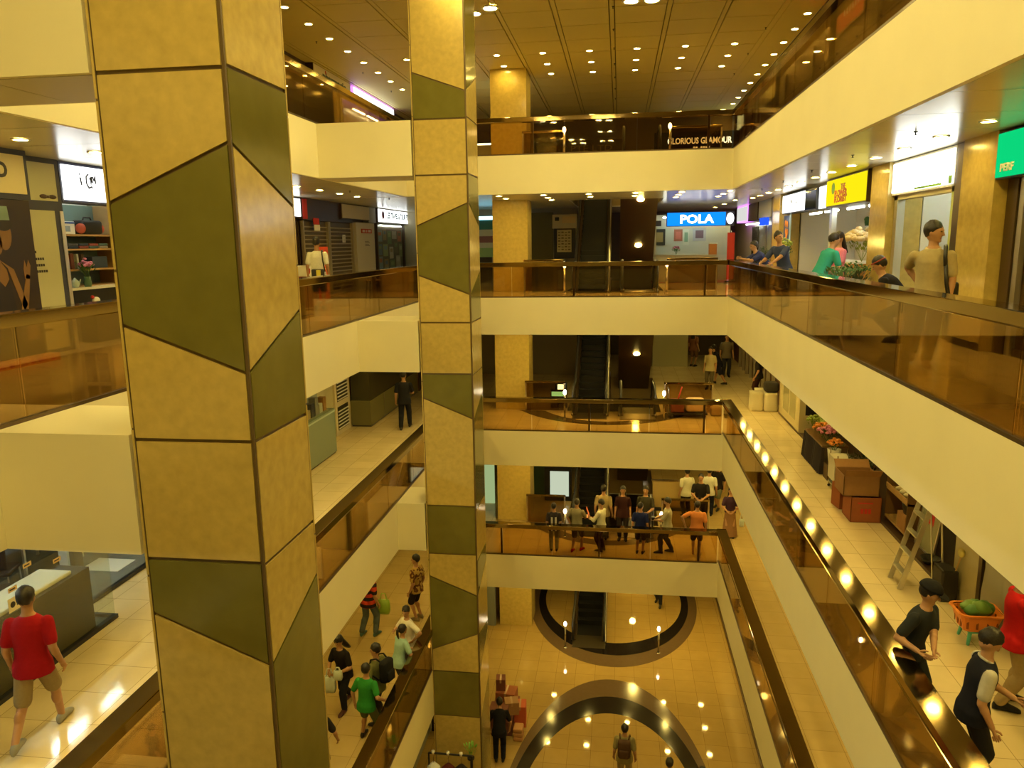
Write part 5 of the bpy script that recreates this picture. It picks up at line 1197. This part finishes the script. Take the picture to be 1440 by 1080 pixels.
for i, (dx, dy, m_, lm, lab) in enumerate([(-.08,.66,LEAFY,LEAFY,'yellow-green flower bunch at the far end of the skirted stand'),(.1,.25,LEAFY,LEAFY,'yellow-green flower bunch on the far middle of the skirted stand'),(-.1,-.1,ORANGEF,LEAF,'orange flower bunch in the middle of the skirted stand'),(-.1,-.52,PINKF,LEAF,'pink flower bunch near the middle of the skirted stand'),(.14,-.25,CREAMF,LEAF,'cream flower bunch at the back of the skirted stand')]):
    bouquet(lab, (4.98+dx, 18.7+dy, FC+.702), m_, 34, .22, .34, lm, sz=.045)
t = thing('bucket', 'white bucket of mixed flowers at the near end of the skirted stand', 'bucket', (4.9, 17.6, FC)); b = MB(); b.lathe((0,0,0), [(.11,0),(.15,.34),(.14,.34),(.10,.015)], 18); b.xform(M4.Translation((0,0,.36))); part(b, 'bucket', WHITE, t, True); bxp(t, 'crate', DKBROWN, -.17, -.17, 0, .17, .17, .355)
bouquet('orange and pink flowers standing in the white bucket', (4.9, 17.6, FC+.58), ORANGEF, 28, .16, .32, LEAF, sz=.045)
t = thing('trolley', 'small steel trolley draped with a white cloth between flowers and cartons', 'trolley', (4.85, 16.75, FC)); bxp(t, 'tray', ALU, -.2, -.3, .12, .2, .3, .15); bxp(t, 'top_tray', ALU, -.2, -.3, .72, .2, .3, .75)
for sx in (-.19,.17):
    for sy in (-.29,.27): bxp(t, 'upright', STEEL, sx, sy, .05, sx+.02, sy+.02, .85); b = MB(); b.ell((sx+.01,sy+.01,.03),(.03,.02,.03)); part(b, 'castor', BLACK, t, True)
b = MB(); b.box(-.225,-.25,.25,-.205,.25,.76); b.box(-.225,-.25,.752,.1,.25,.765); part(b, 'cloth', mat('white_cloth', (.62,.58,.50), .8), t)
bouquet('dark leafy plant behind the tan carton on the right second floor', (5.1, 16.05, FC+.46), LEAFD, 120, .34, .55, LEAFD, sz=.012)
t = thing('plant_pot', 'dark planter under the dark leafy plant', 'pot', (5.1, 16.05, FC+.06)); b = MB(); b.lathe((0,0,0), [(.16,0),(.2,.2),(.21,.42)], 16); part(b, 'pot', BLACK, t, True)
t = thing('glass_cabinet', 'white framed glass cabinet projecting from the right wall beyond the flowers', 'cabinet', (5.05, 21.7, FC)); bxp(t, 'side_wall', CREAMP, 0, .02, 0, .06, 2.7, 2.6); bxp(t, 'front_frame', CREAMP, 0, 0, 0, 1.1, .04, 2.6)
for x0_, x1_, z0_, z1_ in ((.16,.52,.55,1.15),(.60,.96,.55,1.15),(.16,.52,1.28,2.2),(.60,.96,1.28,2.2)): bxp(t, 'dark_pane', BLACK, x0_, -.006, z0_, x1_, 0, z1_)
for y_ in (.5,1.4): bxp(t, 'side_pane', mat('pale_glass', (.42,.40,.24), .12), -.006, y_, .3, 0, y_+.75, 2.3)
bxp(t, 'plinth', DKBROWN, -.01, -.01, 0, .0, 2.7, .06)
for i, (x_, y_) in enumerate(((4.42,24.85),(4.86,24.75),(4.66,25.35))):
    t = thing('sack', ['left white sack of the three beside the glass cabinet','right white sack of the three beside the glass cabinet','white sack behind the other two by the glass cabinet'][i], 'sack', (x_, y_, FC)); b = MB()
    rs = []
    for q, (w_, z_) in enumerate(((.19,.0),(.22,.06),(.21,.3),(.20,.52),(.215,.60))): rs.append([(w_*(1+.05*noise.noise(V((j,q,i))))*max(-1,min(1,1.2*cos(2*pi*j/18))), w_*.85*(1+.05*noise.noise(V((q,j,i))))*max(-1,min(1,1.2*sin(2*pi*j/18))), z_+(.03*sin(j) if q == 4 else 0)) for j in range(18)])
    b.loft(rs); part(b, 'sack_body', mat('white_sack', (.66,.60,.44), .7), t, True)
b = MB(); b.rbox(-.22,-.2,0,.22,.2,.32,.08); simple('bundle', 'dark bundle resting on the white sacks', 'bag', (4.86, 24.8, FC+.62), mat('dark_bundle', (.03,.025,.025), .8), b, None, True)
for i in range(9):
    b = MB(); b.box(0,-.06,0,.1,.06,2.7); simple('shopfront_post', 'pale upright post between dark red panels along the far right second-floor wall', 'post', (5.18, 26.4+.9*i, FC), mat('pale_post', (.42,.38,.28), .4), b, 'pale posts along the far right wall')
wallrun(5.3, 24.5, 37, FC, SB, -1, mat('dark_red_panel', (.10,.03,.018), .4))
# far end of second floor
t = thing('luggage_trolley', 'loaded flat trolley behind the far balcony, right of the escalators', 'trolley', (2.15, 23.75, FC)); bxp(t, 'platform', BLACK, -.6, -.3, .12, .6, .3, .17)
for sx in (-.5,.5):
    for sy in (-.22,.22): b = MB(); b.ell((sx,sy,.06),(.06,.03,.06)); part(b, 'wheel', BLACK, t, True)
b = MB(); b.tube([(-.58,-.25,.17),(-.58,-.25,.9),(-.58,.25,.9),(-.58,.25,.17)], .018, 8); part(b, 'push_bar', STEEL, t)
b = MB(); b.rbox(-.30,-.25,0,.28,.22,.42,.10); simple('sack', 'large pinkish-white sack on the flat trolley', 'sack', (2.4, 23.75, FC+.172), mat('pinkish_sack', (.62,.44,.30), .7), b, None, True)
b = MB(); b.rbox(-.2,-.25,0,.2,.22,.36,.03); simple('crate', 'dark red crate on the left of the flat trolley', 'crate', (1.84, 23.75, FC+.172), mat('dark_red_crate', (.16,.03,.02), .5), b)
b = MB(); b.tube([(0,0,0),(.12,0,.42)], .02, 8); simple('umbrella', 'folded red umbrella leaning on the dark red crate', 'umbrella', (1.86, 23.7, FC+.535), REDP, b, None, True)
b = MB(); b.rbox(-.17,-.2,0,.17,.2,.26,.06); simple('bag', 'tan bag on the floor right of the flat trolley', 'bag', (3.05, 24.0, FC), mat('tan_bag', (.36,.24,.12), .8), b, None, True)
t = thing('kiosk_screen', 'small glowing screen unit left of the second-floor escalators', 'screen', (-1.95, 24.7, FC)); bxp(t, 'cabinet', DKBROWN, -.25, 0, 0, .28, .3, .62); bxp(t, 'screen', emat('screen_glow', (.75,1,.9), 2.2), -.02, -.01, .63, .2, .0, .80); bxp(t, 'side_screen', emat('screen_glow_green', (.3,.7,.4), 1.0), -.22, -.01, .40, .2, 0, .55); bxp(t, 'casing', BLACK, -.1, 0, .62, .28, .2, .84)
b = MB(); b.box(-9, 31.2, FC, -1.7, 31.3, SB); struct('wall_back', b, mat('far_wall_beige2', (.30,.25,.14), .5))
b = MB(); b.box(1.5, 33.5, FC, 3.0, 33.6, SB); struct('wall_back', b, OLIVEP)
# === first floor, far end ===
wallrun(5.0, -4, 37, FD, SCC, -1, OLIVE); wallrun(-8.4, -4, 37, FD, SCC, 1, OLIVEP)
t = thing('light_board', 'white glowing board in a black frame left of the first-floor escalators', 'light board', (-2.1, 26.5, FD)); bxp(t, 'frame', BLACK, -.5, 0, .0, .48, .1, 1.25); bxp(t, 'lit_panel', emat('board_glow', (.85,.95,.7), .24), -.30, -.01, .18, .38, 0, 1.12)
t = thing('green_partition', 'dark green partition left of the glowing board, first floor', 'partition', (-3.2, 27.0, FD)); bxp(t, 'panel', mat('dark_green_panel', (.03,.06,.03), .3), -.7, 0, 0, .6, .06, 2.75)
t = thing('lit_column_panel', 'tall pale green lit panel at the far left column, first floor', 'panel', (-4.55, 26.0, FD)); bxp(t, 'panel', emat('pale_green_glow', (.50,.66,.30), .24), -.2, 0, 0, .18, .06, 2.6)
t = thing('notice_stand', 'tan notice stand right of the first-floor escalators', 'notice board', (1.9, 25.9, FD)); bxp(t, 'board', mat('tan_board', (.46,.34,.14), .4), -.65, 0, .1, .6, .05, 1.05); bxp(t, 'top_rail', STEEL, -.7, -.02, 1.05, .65, .07, 1.10); bxp(t, 'base', BLACK, -.6, -.1, 0, .55, .2, .1)
b = MB(); b.box(-9, 31.2, FD, -1.7, 31.3, SCC); struct('wall_back', b, mat('far_wall_beige3', (.20,.24,.20), .5))
# === ground floor ===
BXS = [('top dark red carton of the pile behind the second column', -3.12,19.35,.78,.26,.3,.34,CARDD,6),('large reddish carton at the back of the ground-floor pile', -2.95,19.3,.40,.55,.45,.38,CARDR,-5),('wide dark carton at the bottom back of the ground-floor pile', -2.95,19.3,0,.7,.6,.40,CARDD,3),
  ('tan carton leaning on top of the ground-floor pile', -2.75,18.85,.40,.38,.34,.36,CARD,14),('bright red-brown carton at the right of the pile', -2.52,18.95,0,.32,.4,.62,mat('bright_red_carton',(.48,.09,.03),.7),4),('dark flat carton at the front of the pile', -3.05,18.55,.40,.5,.42,.34,CARDD,-3),('lowest front carton of the pile, dark brown', -2.98,18.6,0,.6,.5,.40,CARDD,0)]
for lab, x_, y_, z_, w_, d_, h_, m_, rz in BXS:
    x_ -= .06
    t = thing('carton', lab, 'box', (x_, y_, z_), R(rz)); b = MB(); b.rbox(-w_/2,-d_/2,0,w_/2,d_/2,h_,.006); part(b, 'box_body', m_, t); b = MB(); b.box(-.025,-d_/2-.002,h_-.10,.025,d_/2+.002,h_+.002); part(b, 'tape', mat('tan_tape', (.40,.22,.08), .3), t)
for i in range(3):
    b = MB(); b.rbox(-.13,-.16,0,.13,.16,.12,.03); simple('parcel', ['lowest','middle','topmost'][i]+' tan wrapped parcel stacked at the right front of the pile', 'parcel', (-2.55, 18.3, .121*i), mat('tan_parcel', (.45,.22,.08), .6), b)
t = thing('clothes_rack', 'black clothes frame with white hooks in front of the second column, ground floor', 'rack', (-3.52, 14.45, 0)); b = MB(); b.tube([(-.48,0,2.25),(.48,0,2.25)], .022, 8); part(b, 'top_bar', BLACK, t)
for sx in (-.48,.48): b = MB(); b.tube([(sx,0,0),(sx,0,2.25)], .02, 8); part(b, 'upright', BLACK, t); bxp(t, 'foot', BLACK, sx-.03, -.3, 0, sx+.03, .3, .04)
for sx in (-.38,-.05,.24): b = MB(); b.cyl((sx,0,2.24), .035, .07, 10); part(b, 'hook', WHITE, t, True)
for i, (sx, m_, lab) in enumerate(((-.38, WHITE, 'white garment on the clothes frame'),(-.05, mat('maroon_cloth',(.10,.012,.012),.8), 'maroon garment in the middle of the clothes frame'),(.24, mat('black_cloth',(.02,.012,.015),.8), 'dark garment at the right of the clothes frame'))):
    t = thing('garment', lab, 'clothes', (-3.52+sx, 14.45, 0)); b = MB(); b.loft([[(w_*cos(2*pi*j/16), d_*sin(2*pi*j/16), z_) for j in range(16)] for w_, d_, z_ in ((.13,.10,1.15),(.14,.11,1.6),(.15,.10,1.92),(.04,.04,2.02))]); part(b, 'cloth', m_, t, True); b = MB(); b.tube([(0,0,2.0),(0,0,2.15),(.02,0,2.2)], .008, 6); part(b, 'hanger', STEEL, t)
bouquet('small bright green plant at the right end of the clothes frame', (-3.12, 14.72, 2.02), LEAFY, 26, .12, .28, mat('bright_leaf', (.20,.45,.05), .5), sz=.008)
t = thing('plant_stand', 'thin post stand holding the small bright green plant', 'stand', (-3.12, 14.72, 0)); b = MB(); b.cyl((0,0,0), .02, 2.0, 8); b.cyl((0,0,1.98), .08, .035, 12); b.cyl((0,0,0), .12, .02, 14); part(b, 'stand', BLACK, t)
t = thing('window_frame', 'dark shop frame with white edges below the first-floor left band', 'frame', (-4.9, 17.2, 0)); 
for x_ in (0,.12): bxp(t, 'white_edge', WHITE, x_, -1.6, 2.2, x_+.04, 1.2, 2.26); bxp(t, 'dark_edge', BLACK, x_-.06, -1.6, 2.1, x_+.06, 1.2, 2.19)
for y_ in (-1.6,1.12): bxp(t, 'post', BLACK, -.06, y_, 0, .18, y_+.08, 2.1)
# ---------- everyone ----------
def bag(label, loc, m, w=.26, h=.34, d=.10, name='carrier_bag', strap=.16):
    t = thing(name, label, 'bag', loc); b = MB()
    b.loft([[(w/2*k_*max(-1,min(1,1.2*cos(2*pi*j/16))), d/2*k2*max(-1,min(1,1.2*sin(2*pi*j/16))), z_) for j in range(16)] for k_, k2, z_ in ((.85,.8,0),(1.05,1.15,h*.25),(1,1,h*.7),(.9,.5,h))]); part(b, 'bag_body', m, t, True)
    for sy in (-1,1): b = MB(); b.tube([(-w*.28,sy*d*.2,h-.01),(-w*.15,sy*.01,h+strap),(w*.15,sy*.01,h+strap),(w*.28,sy*d*.2,h-.01)], .009, 6); part(b, 'handle', m, t)
    return t
# third floor
p = person('man in a beige polo shirt and brown trousers looking aside behind the right balustrade', 3.62, 9.58, FB, 160, 1.68, ('shirt', (.40,.33,.18), 'short'), ('trousers', (.075,.04,.02)), vox=.009, head=(68,-4), feet=((-.02,.12,0),(.14,-.30,.03)), hands=((-.20,.06,.80),(.12,-.19,.98,.5,-1,-.2)), collar=(.55,.47,.30), shoes=(.20,.08,.04))
t = thing('shoulder_bag', 'black strap bag hanging from the shoulder of the man in the beige polo', 'bag', (3.62, 9.58, FB), R(160)); b = MB(); b.tube([(-.135,.155,1.20),(-.125,.165,1.30),(-.125,.12,1.405),(-.125,-.02,1.425),(-.13,-.13,1.33),(-.15,-.16,1.1),(-.20,-.19,.98)], .022, 8); part(b, 'strap', BLACK, t, True); b = MB(); b.tube([(-.135,.155,1.22),(-.16,.155,1.0),(-.19,.13,.86)], .022, 8); part(b, 'front_strap', BLACK, t, True); b = MB(); b.rbox(-.30,-.24,.66,-.12,-.12,1.0,.03); part(b, 'bag_body', BLACK, t, True)
person('person in a black T-shirt and red headband bent over the florist work table', 4.14, 11.76, FB, 62, 1.66, ('shirt', (.012,.011,.015), 'short'), ('trousers', (.03,.03,.04)), hair='band', vox=.010, lean=42, head=(10,-30), hip=.60, feet=((-.12,.10,0),(.12,.12,0)), hands=((-.10,.42,.80),(.22,.44,.80)))
t = thing('stool', 'low wooden stool under the person in the black T-shirt', 'stool', (4.22, 11.72, FB), R(62)); b = MB(); b.rbox(-.17,-.17,.44,.17,.15,.48,.01); part(b, 'seat', WOODL, t)
for sx in (-1,1):
    for sy in (-1,1): b = MB(); b.tube([(sx*.13,sy*.13,.44),(sx*.15,sy*.15,0)], .016, 6); part(b, 'leg', WOODL, t)
person('man in a teal T-shirt leaning forward over the florist leaves', 3.75, 15.2, FB, -70, 1.66, ('shirt', (.03,.30,.25), 'short'), ('trousers', (.05,.05,.07)), lean=28, head=(-10,-18), hands=((-.15,.40,.86),(.15,.42,.86)))
person('person in a pink T-shirt standing behind the man in teal', 4.25, 15.85, FB, 110, 1.62, ('shirt', (.72,.22,.36), 'short'), ('trousers', (.03,.02,.03)), female=True, hair='long', head=(10,-12), hands=((-.14,.30,.95),None))
person('man in a dark blue shirt propping straight arms on the right handrail', 3.72, 18.15, FB, 128, 1.72, ('shirt', (.045,.06,.14), 'short'), ('trousers', (.02,.018,.02)), lean=22, head=(82,0), hands=((-.20,.62,1.0),(.22,.50,1.0)))
person('man in a navy shirt resting elbows on the third-floor rail at the far corner', 3.72, 21.0, FB, 98, 1.70, ('shirt', (.03,.04,.15), 'short'), ('trousers', (.03,.03,.04)), lean=42, head=(12,-8), hip=.80, hipoff=(0,-.18), feet=((-.12,-.15,0),(.12,-.12,0)), hands=((-.12,.55,1.03),(.10,.56,1.03)))
p = person('man in a white T-shirt seen from behind before the closed shutters', -7.2, 17.75, FB, 12, 1.70, ('shirt', (.78,.78,.74), 'short'), ('shorts', (.05,.05,.05)), head=(-8,0))
t = thing('shoulder_bag', 'black and yellow bag slung on the man in the white T-shirt', 'bag', (-7.2, 17.75, FB), R(12)); b = MB(); b.tube([(.19,-.155,.92),(.15,-.165,1.2),(.13,-.10,1.41),(.12,.02,1.42),(.13,.14,1.30)], .016, 8); part(b, 'strap', BLACK, t, True); b = MB(); b.rbox(-.12,-.24,.72,.18,-.14,.98,.03); part(b, 'bag_body', BLACK, t, True); b = MB(); b.rbox(.0,-.25,.74,.10,-.235,.96,.005); part(b, 'yellow_stripe', mat('yellow_stripe', (.62,.55,.06), .6), t)
# second floor
person('man in a red T-shirt and khaki shorts walking away past the left second-floor shop', -6.42, 6.95, FC, 16, 1.76, ('shirt', (.33,.005,.012), 'short'), ('shorts', (.30,.23,.12)), vox=.009, head=(6,-6), lean=4, feet=((-.10,-.34,.06),(.10,.28,0)), hands=(None, None), shoes=(.30,.29,.25))
person('man in black walking away on the left second-floor walkway', -6.28, 21.5, FC, 10, 1.72, ('shirt', (.014,.014,.018), 'short'), ('trousers', (.013,.014,.020)), head=(-25,-6), feet=((-.11,-.16,0),(.11,.26,0)), hands=(None,(.10,.30,1.02)))
person('man in a black cap and dark shirt standing against the near right handrail', 3.32, 8.50, FC, -138, 1.70, ('shirt', (.022,.026,.030), 'short'), ('trousers', (.022,.026,.03)), hair='cap', vox=.009, lean=16, head=(22,-20), hip=.87, feet=((-.06,.04,0),(.20,.06,.0)), hands=((.20,.36,1.03,-.8,-.3,-.5),(.36,.27,1.03,.15,-1,-.3)), shoes=(.35,.33,.28))
p = person('man in navy with grey sleeves looking down at his phone by the handrail', 3.50, 7.34, FC, -98, 1.68, ('shirt', (.010,.011,.022), 'short'), ('trousers', (.012,.012,.016)), vox=.009, lean=8, head=(-6,-38), hands=((-.04,.36,1.0),None), collar=(.45,.43,.40), stripes=('sleeve', (.45,.43,.38), 1))
t = thing('phone', 'pale phone held by the man with grey sleeves', 'phone', p.matrix_basis @ V((-.02,.50,1.01)), R(-98)); b = MB(); b.rbox(-.035,-.07,0,.035,.07,.009,.004, M4.Rotation(R(35),4,'X')); part(b, 'phone_body', ALU, t); b = MB(); b.box(-.030,-.06,.0095,.030,.06,.0105, M4.Rotation(R(35),4,'X')); part(b, 'screen', mat('phone_screen', (.30,.40,.50), .1), t)
p = person('man in a red polo shirt and khaki trousers at the right edge, second floor', 4.56, 8.78, FC, -100, 1.74, ('shirt', (.55,.012,.018), 'short'), ('trousers', (.33,.24,.12)), vox=.009, head=(0,-15), feet=((-.13,.05,0),(.10,-.08,0)), hands=((-.10,.34,1.02),(.12,.34,1.02)), shoes=(.015,.014,.014))
person('boy in dark shirt and shorts bending in a stride, far right second floor', 3.8, 29.3, FC, 55, 1.55, ('shirt', (.014,.014,.03), 'short'), ('shorts', (.02,.02,.04)), lean=28, feet=((-.1,-.34,.05),(.1,.26,0)))
person('person in a pale T-shirt standing left of the striding boy', 3.35, 28.3, FC, 160, 1.56, ('shirt', (.42,.36,.20), 'short'), ('trousers', (.10,.08,.05)), hair='long', female=True)
person('person in dark jeans behind the second-floor escalator opening', 2.55, 34.1, FC, 10, 1.72, ('shirt', (.03,.02,.02), 'short'), ('trousers', (.03,.05,.06)))
person('bare-legged person in brown shorts beside the one in dark jeans', 3.25, 33.6, FC, -30, 1.60, ('shirt', (.22,.10,.06), 'short'), ('shorts', (.16,.09,.05)), female=True, hair='long')
person('person in grey-brown standing behind the striding boy', 4.3, 31.0, FC, 180, 1.72, ('shirt', (.16,.13,.09), 'short'), ('trousers', (.03,.03,.04)))
person('person in dark clothes against the far right second-floor shops', 4.78, 26.6, FC, 60, 1.64, ('shirt', (.02,.018,.018), 'short'), ('trousers', (.05,.02,.02)), female=True, hair='long')
# first floor, left walkway
person('man in a patterned brown shirt and dark shorts beyond the left group', -4.92, 17.25, FD, 70, 1.70, ('shirt', (.42,.27,.07), 'short'), ('shorts', (.02,.014,.012)), head=(25,-4), stripes=('flower', (.12,.05,.02), 16), shoes=(.25,.2,.12))
p = person('man in a red and black striped shirt and jeans seen from behind', -5.88, 16.35, FD, -14, 1.72, ('shirt', (.02,.014,.016), 'short'), ('trousers', (.10,.13,.15)), stripes=('band', (.50,.05,.02), .17), feet=((-.16,-.05,0),(.16,.05,0)), shoes=(.08,.16,.17))
bag('lime green carrier bag hanging from the hand of the striped man', (-5.56, 16.55, FD+.48), mat('lime_bag', (.26,.42,.05), .5), .30, .36, .12)
person('person in black walking and holding white bags near the left first-floor shops', -5.42, 13.45, FD, 160, 1.64, ('shirt', (.012,.009,.011), 'short'), ('trousers', (.014,.013,.022)), female=True, hair='long', lean=10, head=(0,-30), feet=((-.09,.18,0),(.11,-.26,.05)), hands=((-.14,.32,1.02),(.10,.34,1.0)), shoes=(.10,.04,.03))
bag('white plastic bag held low by the person in black', (-5.62, 13.18, FD+.52), mat('white_bag', (.55,.62,.60), .4), .24, .34, .12)
bag('small pale bag held against the person in black', (-5.40, 13.08, FD+.86), mat('white_bag', (.55,.62,.60), .4), .18, .2, .08, strap=.06)
person('person in a white shirt leaning an elbow on the left first-floor handrail', -4.42, 14.78, FD, 140, 1.62, ('shirt', (.70,.66,.58), 'short'), ('trousers', (.04,.03,.03)), female=True, lean=6, head=(30,-12), hands=((.22,.24,1.14),(-.30,.10,.99,.5,-.8,-.2)) and ((-.26,.06,1.0,-.9,-.3,-.1),(.14,.32,1.16)))
person('girl with a dark ponytail in a pale turquoise top at the left first-floor handrail', -4.45, 14.02, FD, -40, 1.54, ('shirt', (.34,.52,.44), 'short'), ('shorts', (.05,.05,.06)), female=True, hair='pony', lean=14, hands=((-.06,.42,.98),(.22,.34,.98)))
p = person('man in an olive shirt turning round with a black rucksack against the handrail', -4.58, 13.0, FD, 70, 1.70, ('shirt', (.15,.15,.05), 'short'), ('trousers', (.05,.045,.03)), head=(25,-8), hands=((-.24,.10,.86),(.2,.2,.92)))
backpack('black rucksack on the back of the man in the olive shirt', p, (.012,.012,.013), 1.22, -.24)
p = person('boy in a bright green T-shirt seen from behind with spread legs', -4.62, 12.45, FD, -12, 1.58, ('shirt', (.025,.21,.03), 'short'), ('shorts', (.10,.12,.04)), vox=.010, lean=6, feet=((-.20,.16,0),(.20,.05,0)), hands=((-.28,.02,.82,-1,-.6,0),(.36,.10,.96,.4,-1,-.3)))
person('person in black cut off by the right edge of the near column, arm hanging down', -5.05, 11.15, FD, 10, 1.66, ('shirt', (.015,.013,.014), 'short'), ('shorts', (.04,.03,.03)), hands=(None,(.32,.16,.86)))
person('person in dark trousers at the far end of the left first-floor walkway', -5.15, 20.3, FD, 170, 1.70, ('shirt', (.5,.48,.42), 'short'), ('trousers', (.012,.012,.03)))
# first floor, far end
person('boy wearing a dark vest with two white bars at the left of the far group', -1.88, 21.95, FD, 4, 1.50, ('shirt', (.03,.025,.03), 'short'), ('trousers', (.25,.25,.16)), stripes=('bars', (.62,.58,.50), 1))
person('man in a grey shirt, shorts and red shoes with his back to the rail', -1.18, 22.0, FD, -20, 1.64, ('shirt', (.27,.24,.15), 'short'), ('shorts', (.05,.03,.03)), feet=((-.10,-.12,0),(.12,.1,0)), shoes=(.45,.02,.02), hands=((-.25,.05,.85),(.10,.36,1.02)))
p = person('person in a white shirt holding a red sheet of paper at the far rail', -.45, 22.05, FD, 62, 1.62, ('shirt', (.62,.58,.42), 'long'), ('trousers', (.05,.02,.03)), hands=((-.12,.32,1.08),(.10,.34,1.02)), head=(10,-20))
b = MB(); b.box(-.004,-.10,0,.004,.10,.24, M4.Rotation(R(-20),4,'Y')); simple('paper_sheet', 'red sheet held up by the person in the white shirt', 'paper', (-.82, 22.22, FD+1.08), mat('pale_red_paper', (.60,.15,.10), .6), b)
b = MB(); b.box(-.10,-.08,0,.10,.08,.006, M4.Rotation(R(20),4,'X')); simple('paper_sheet', 'pinkish leaflet held low between the grey man and the white-shirted person', 'paper', (-.95, 22.36, FD+.98), mat('pink_leaflet', (.62,.30,.18), .6), b)
person('person in a tan shirt with back turned before the dark escalator', -.40, 23.02, FD, -8, 1.76, ('shirt', (.36,.28,.14), 'short'), ('trousers', (.06,.05,.03)))
person('left person of the dark pair beside the first-floor escalator', .20, 23.02, FD, 178, 1.74, ('shirt', (.04,.012,.012), 'short'), ('trousers', (.02,.012,.012)), female=True, hair='long')
person('right person of the dark pair beside the first-floor escalator', .90, 23.02, FD, 170, 1.76, ('shirt', (.05,.045,.03), 'short'), ('trousers', (.02,.015,.012)), hands=((-.1,.3,1.0),None))
person('boy in a blue T-shirt with his back to the far rail', .72, 22.0, FD, -10, 1.58, ('shirt', (.012,.02,.10), 'short'), ('shorts', (.03,.02,.02)), head=(-30,0))
p = person('man in a pale shirt in profile holding a camera at the far rail', 1.52, 22.1, FD, 80, 1.72, ('shirt', (.40,.37,.24), 'short'), ('trousers', (.02,.018,.014)), hands=((-.08,.34,1.03),(.08,.36,1.03)), head=(5,-18), feet=((-.1,.2,0),(.1,-.1,0)))
b = MB(); b.rbox(-.05,-.07,0,.05,.07,.09,.015); b.cyl((-.05,0,.045), .03, .04, 12) if False else None; simple('camera', 'small black camera in the hands of the man in the pale shirt', 'camera', (1.10, 22.17, FD+1.02), BLACK, b, None, True)
person('man in an orange shirt and long dark shorts seen from behind at the far rail', 2.38, 22.05, FD, -6, 1.66, ('shirt', (.66,.24,.07), 'short'), ('shorts', (.035,.025,.02)), wide=1.12, hands=((-.36,-.12,1.0,-1,-.5,0),None), barefoot=True)
person('man in a black T-shirt standing behind the orange-shirted man', 2.74, 24.55, FD, 170, 1.74, ('shirt', (.012,.012,.014), 'short'), ('trousers', (.012,.012,.03)), wide=1.08, hands=((-.12,.30,1.0),(.12,.30,1.0)))
person('person in a white T-shirt and black trousers left of the man in black', 2.36, 25.3, FD, 20, 1.70, ('shirt', (.62,.60,.48), 'short'), ('trousers', (.012,.012,.012)))
person('person in a white shirt and dark blue trousers behind the man in black', 3.12, 25.5, FD, -10, 1.68, ('shirt', (.60,.60,.55), 'short'), ('trousers', (.01,.012,.03)))
person('person in a dark top and grey shorts walking by the right corner', 3.5, 26.2, FD, 150, 1.64, ('shirt', (.018,.013,.014), 'short'), ('shorts', (.16,.18,.13)), feet=((-.1,.15,0),(.1,-.15,0)))
p = person('woman in a purple top and long brown skirt walking on the right walkway', 3.56, 23.6, FD, 176, 1.62, ('tucked', (.045,.02,.05), 'short'), ('skirt', (.27,.15,.08), .06), female=True, hair='long', hands=((-.10,.26,.98),(.12,.26,.98)))
bag('small white bag beside the woman in the long brown skirt', (3.90, 23.45, FD+.42), mat('white_bag', (.55,.62,.60), .4), .14, .24, .08)
# ground floor
p = person('man with a brown backpack walking away on the ground floor', .26, 16.7, FG, -4, 1.72, ('shirt', (.28,.24,.10), 'short'), ('trousers', (.40,.32,.16)), vox=.010)
backpack('brown backpack on the man walking away on the ground floor', p, (.085,.045,.022), 1.20, -.20)
person('man with dark hair at the bottom edge right of the backpack man', 1.25, 15.6, FG, -20, 1.70, ('shirt', (.20,.15,.06), 'short'), ('trousers', (.05,.04,.03)))
person('person whose dark head shows at the bottom edge, rightmost on the ground floor', 1.96, 15.5, FG, 30, 1.62, ('shirt', (.06,.05,.03), 'short'), ('trousers', (.03,.03,.03)))
person('person in dark trousers walking beyond the far oval on the ground floor', 1.57, 26.5, FG, 165, 1.70, ('shirt', (.06,.05,.05), 'short'), ('trousers', (.02,.02,.03)), feet=((-.1,.16,0),(.1,-.2,.03)))
person('person in black facing away beside the pile of cartons', -2.92, 17.35, FG, 6, 1.66, ('shirt', (.008,.007,.008), 'short'), ('trousers', (.010,.010,.022)), lean=40, hands=((-.26,.30,.72),(.26,.30,.72)))
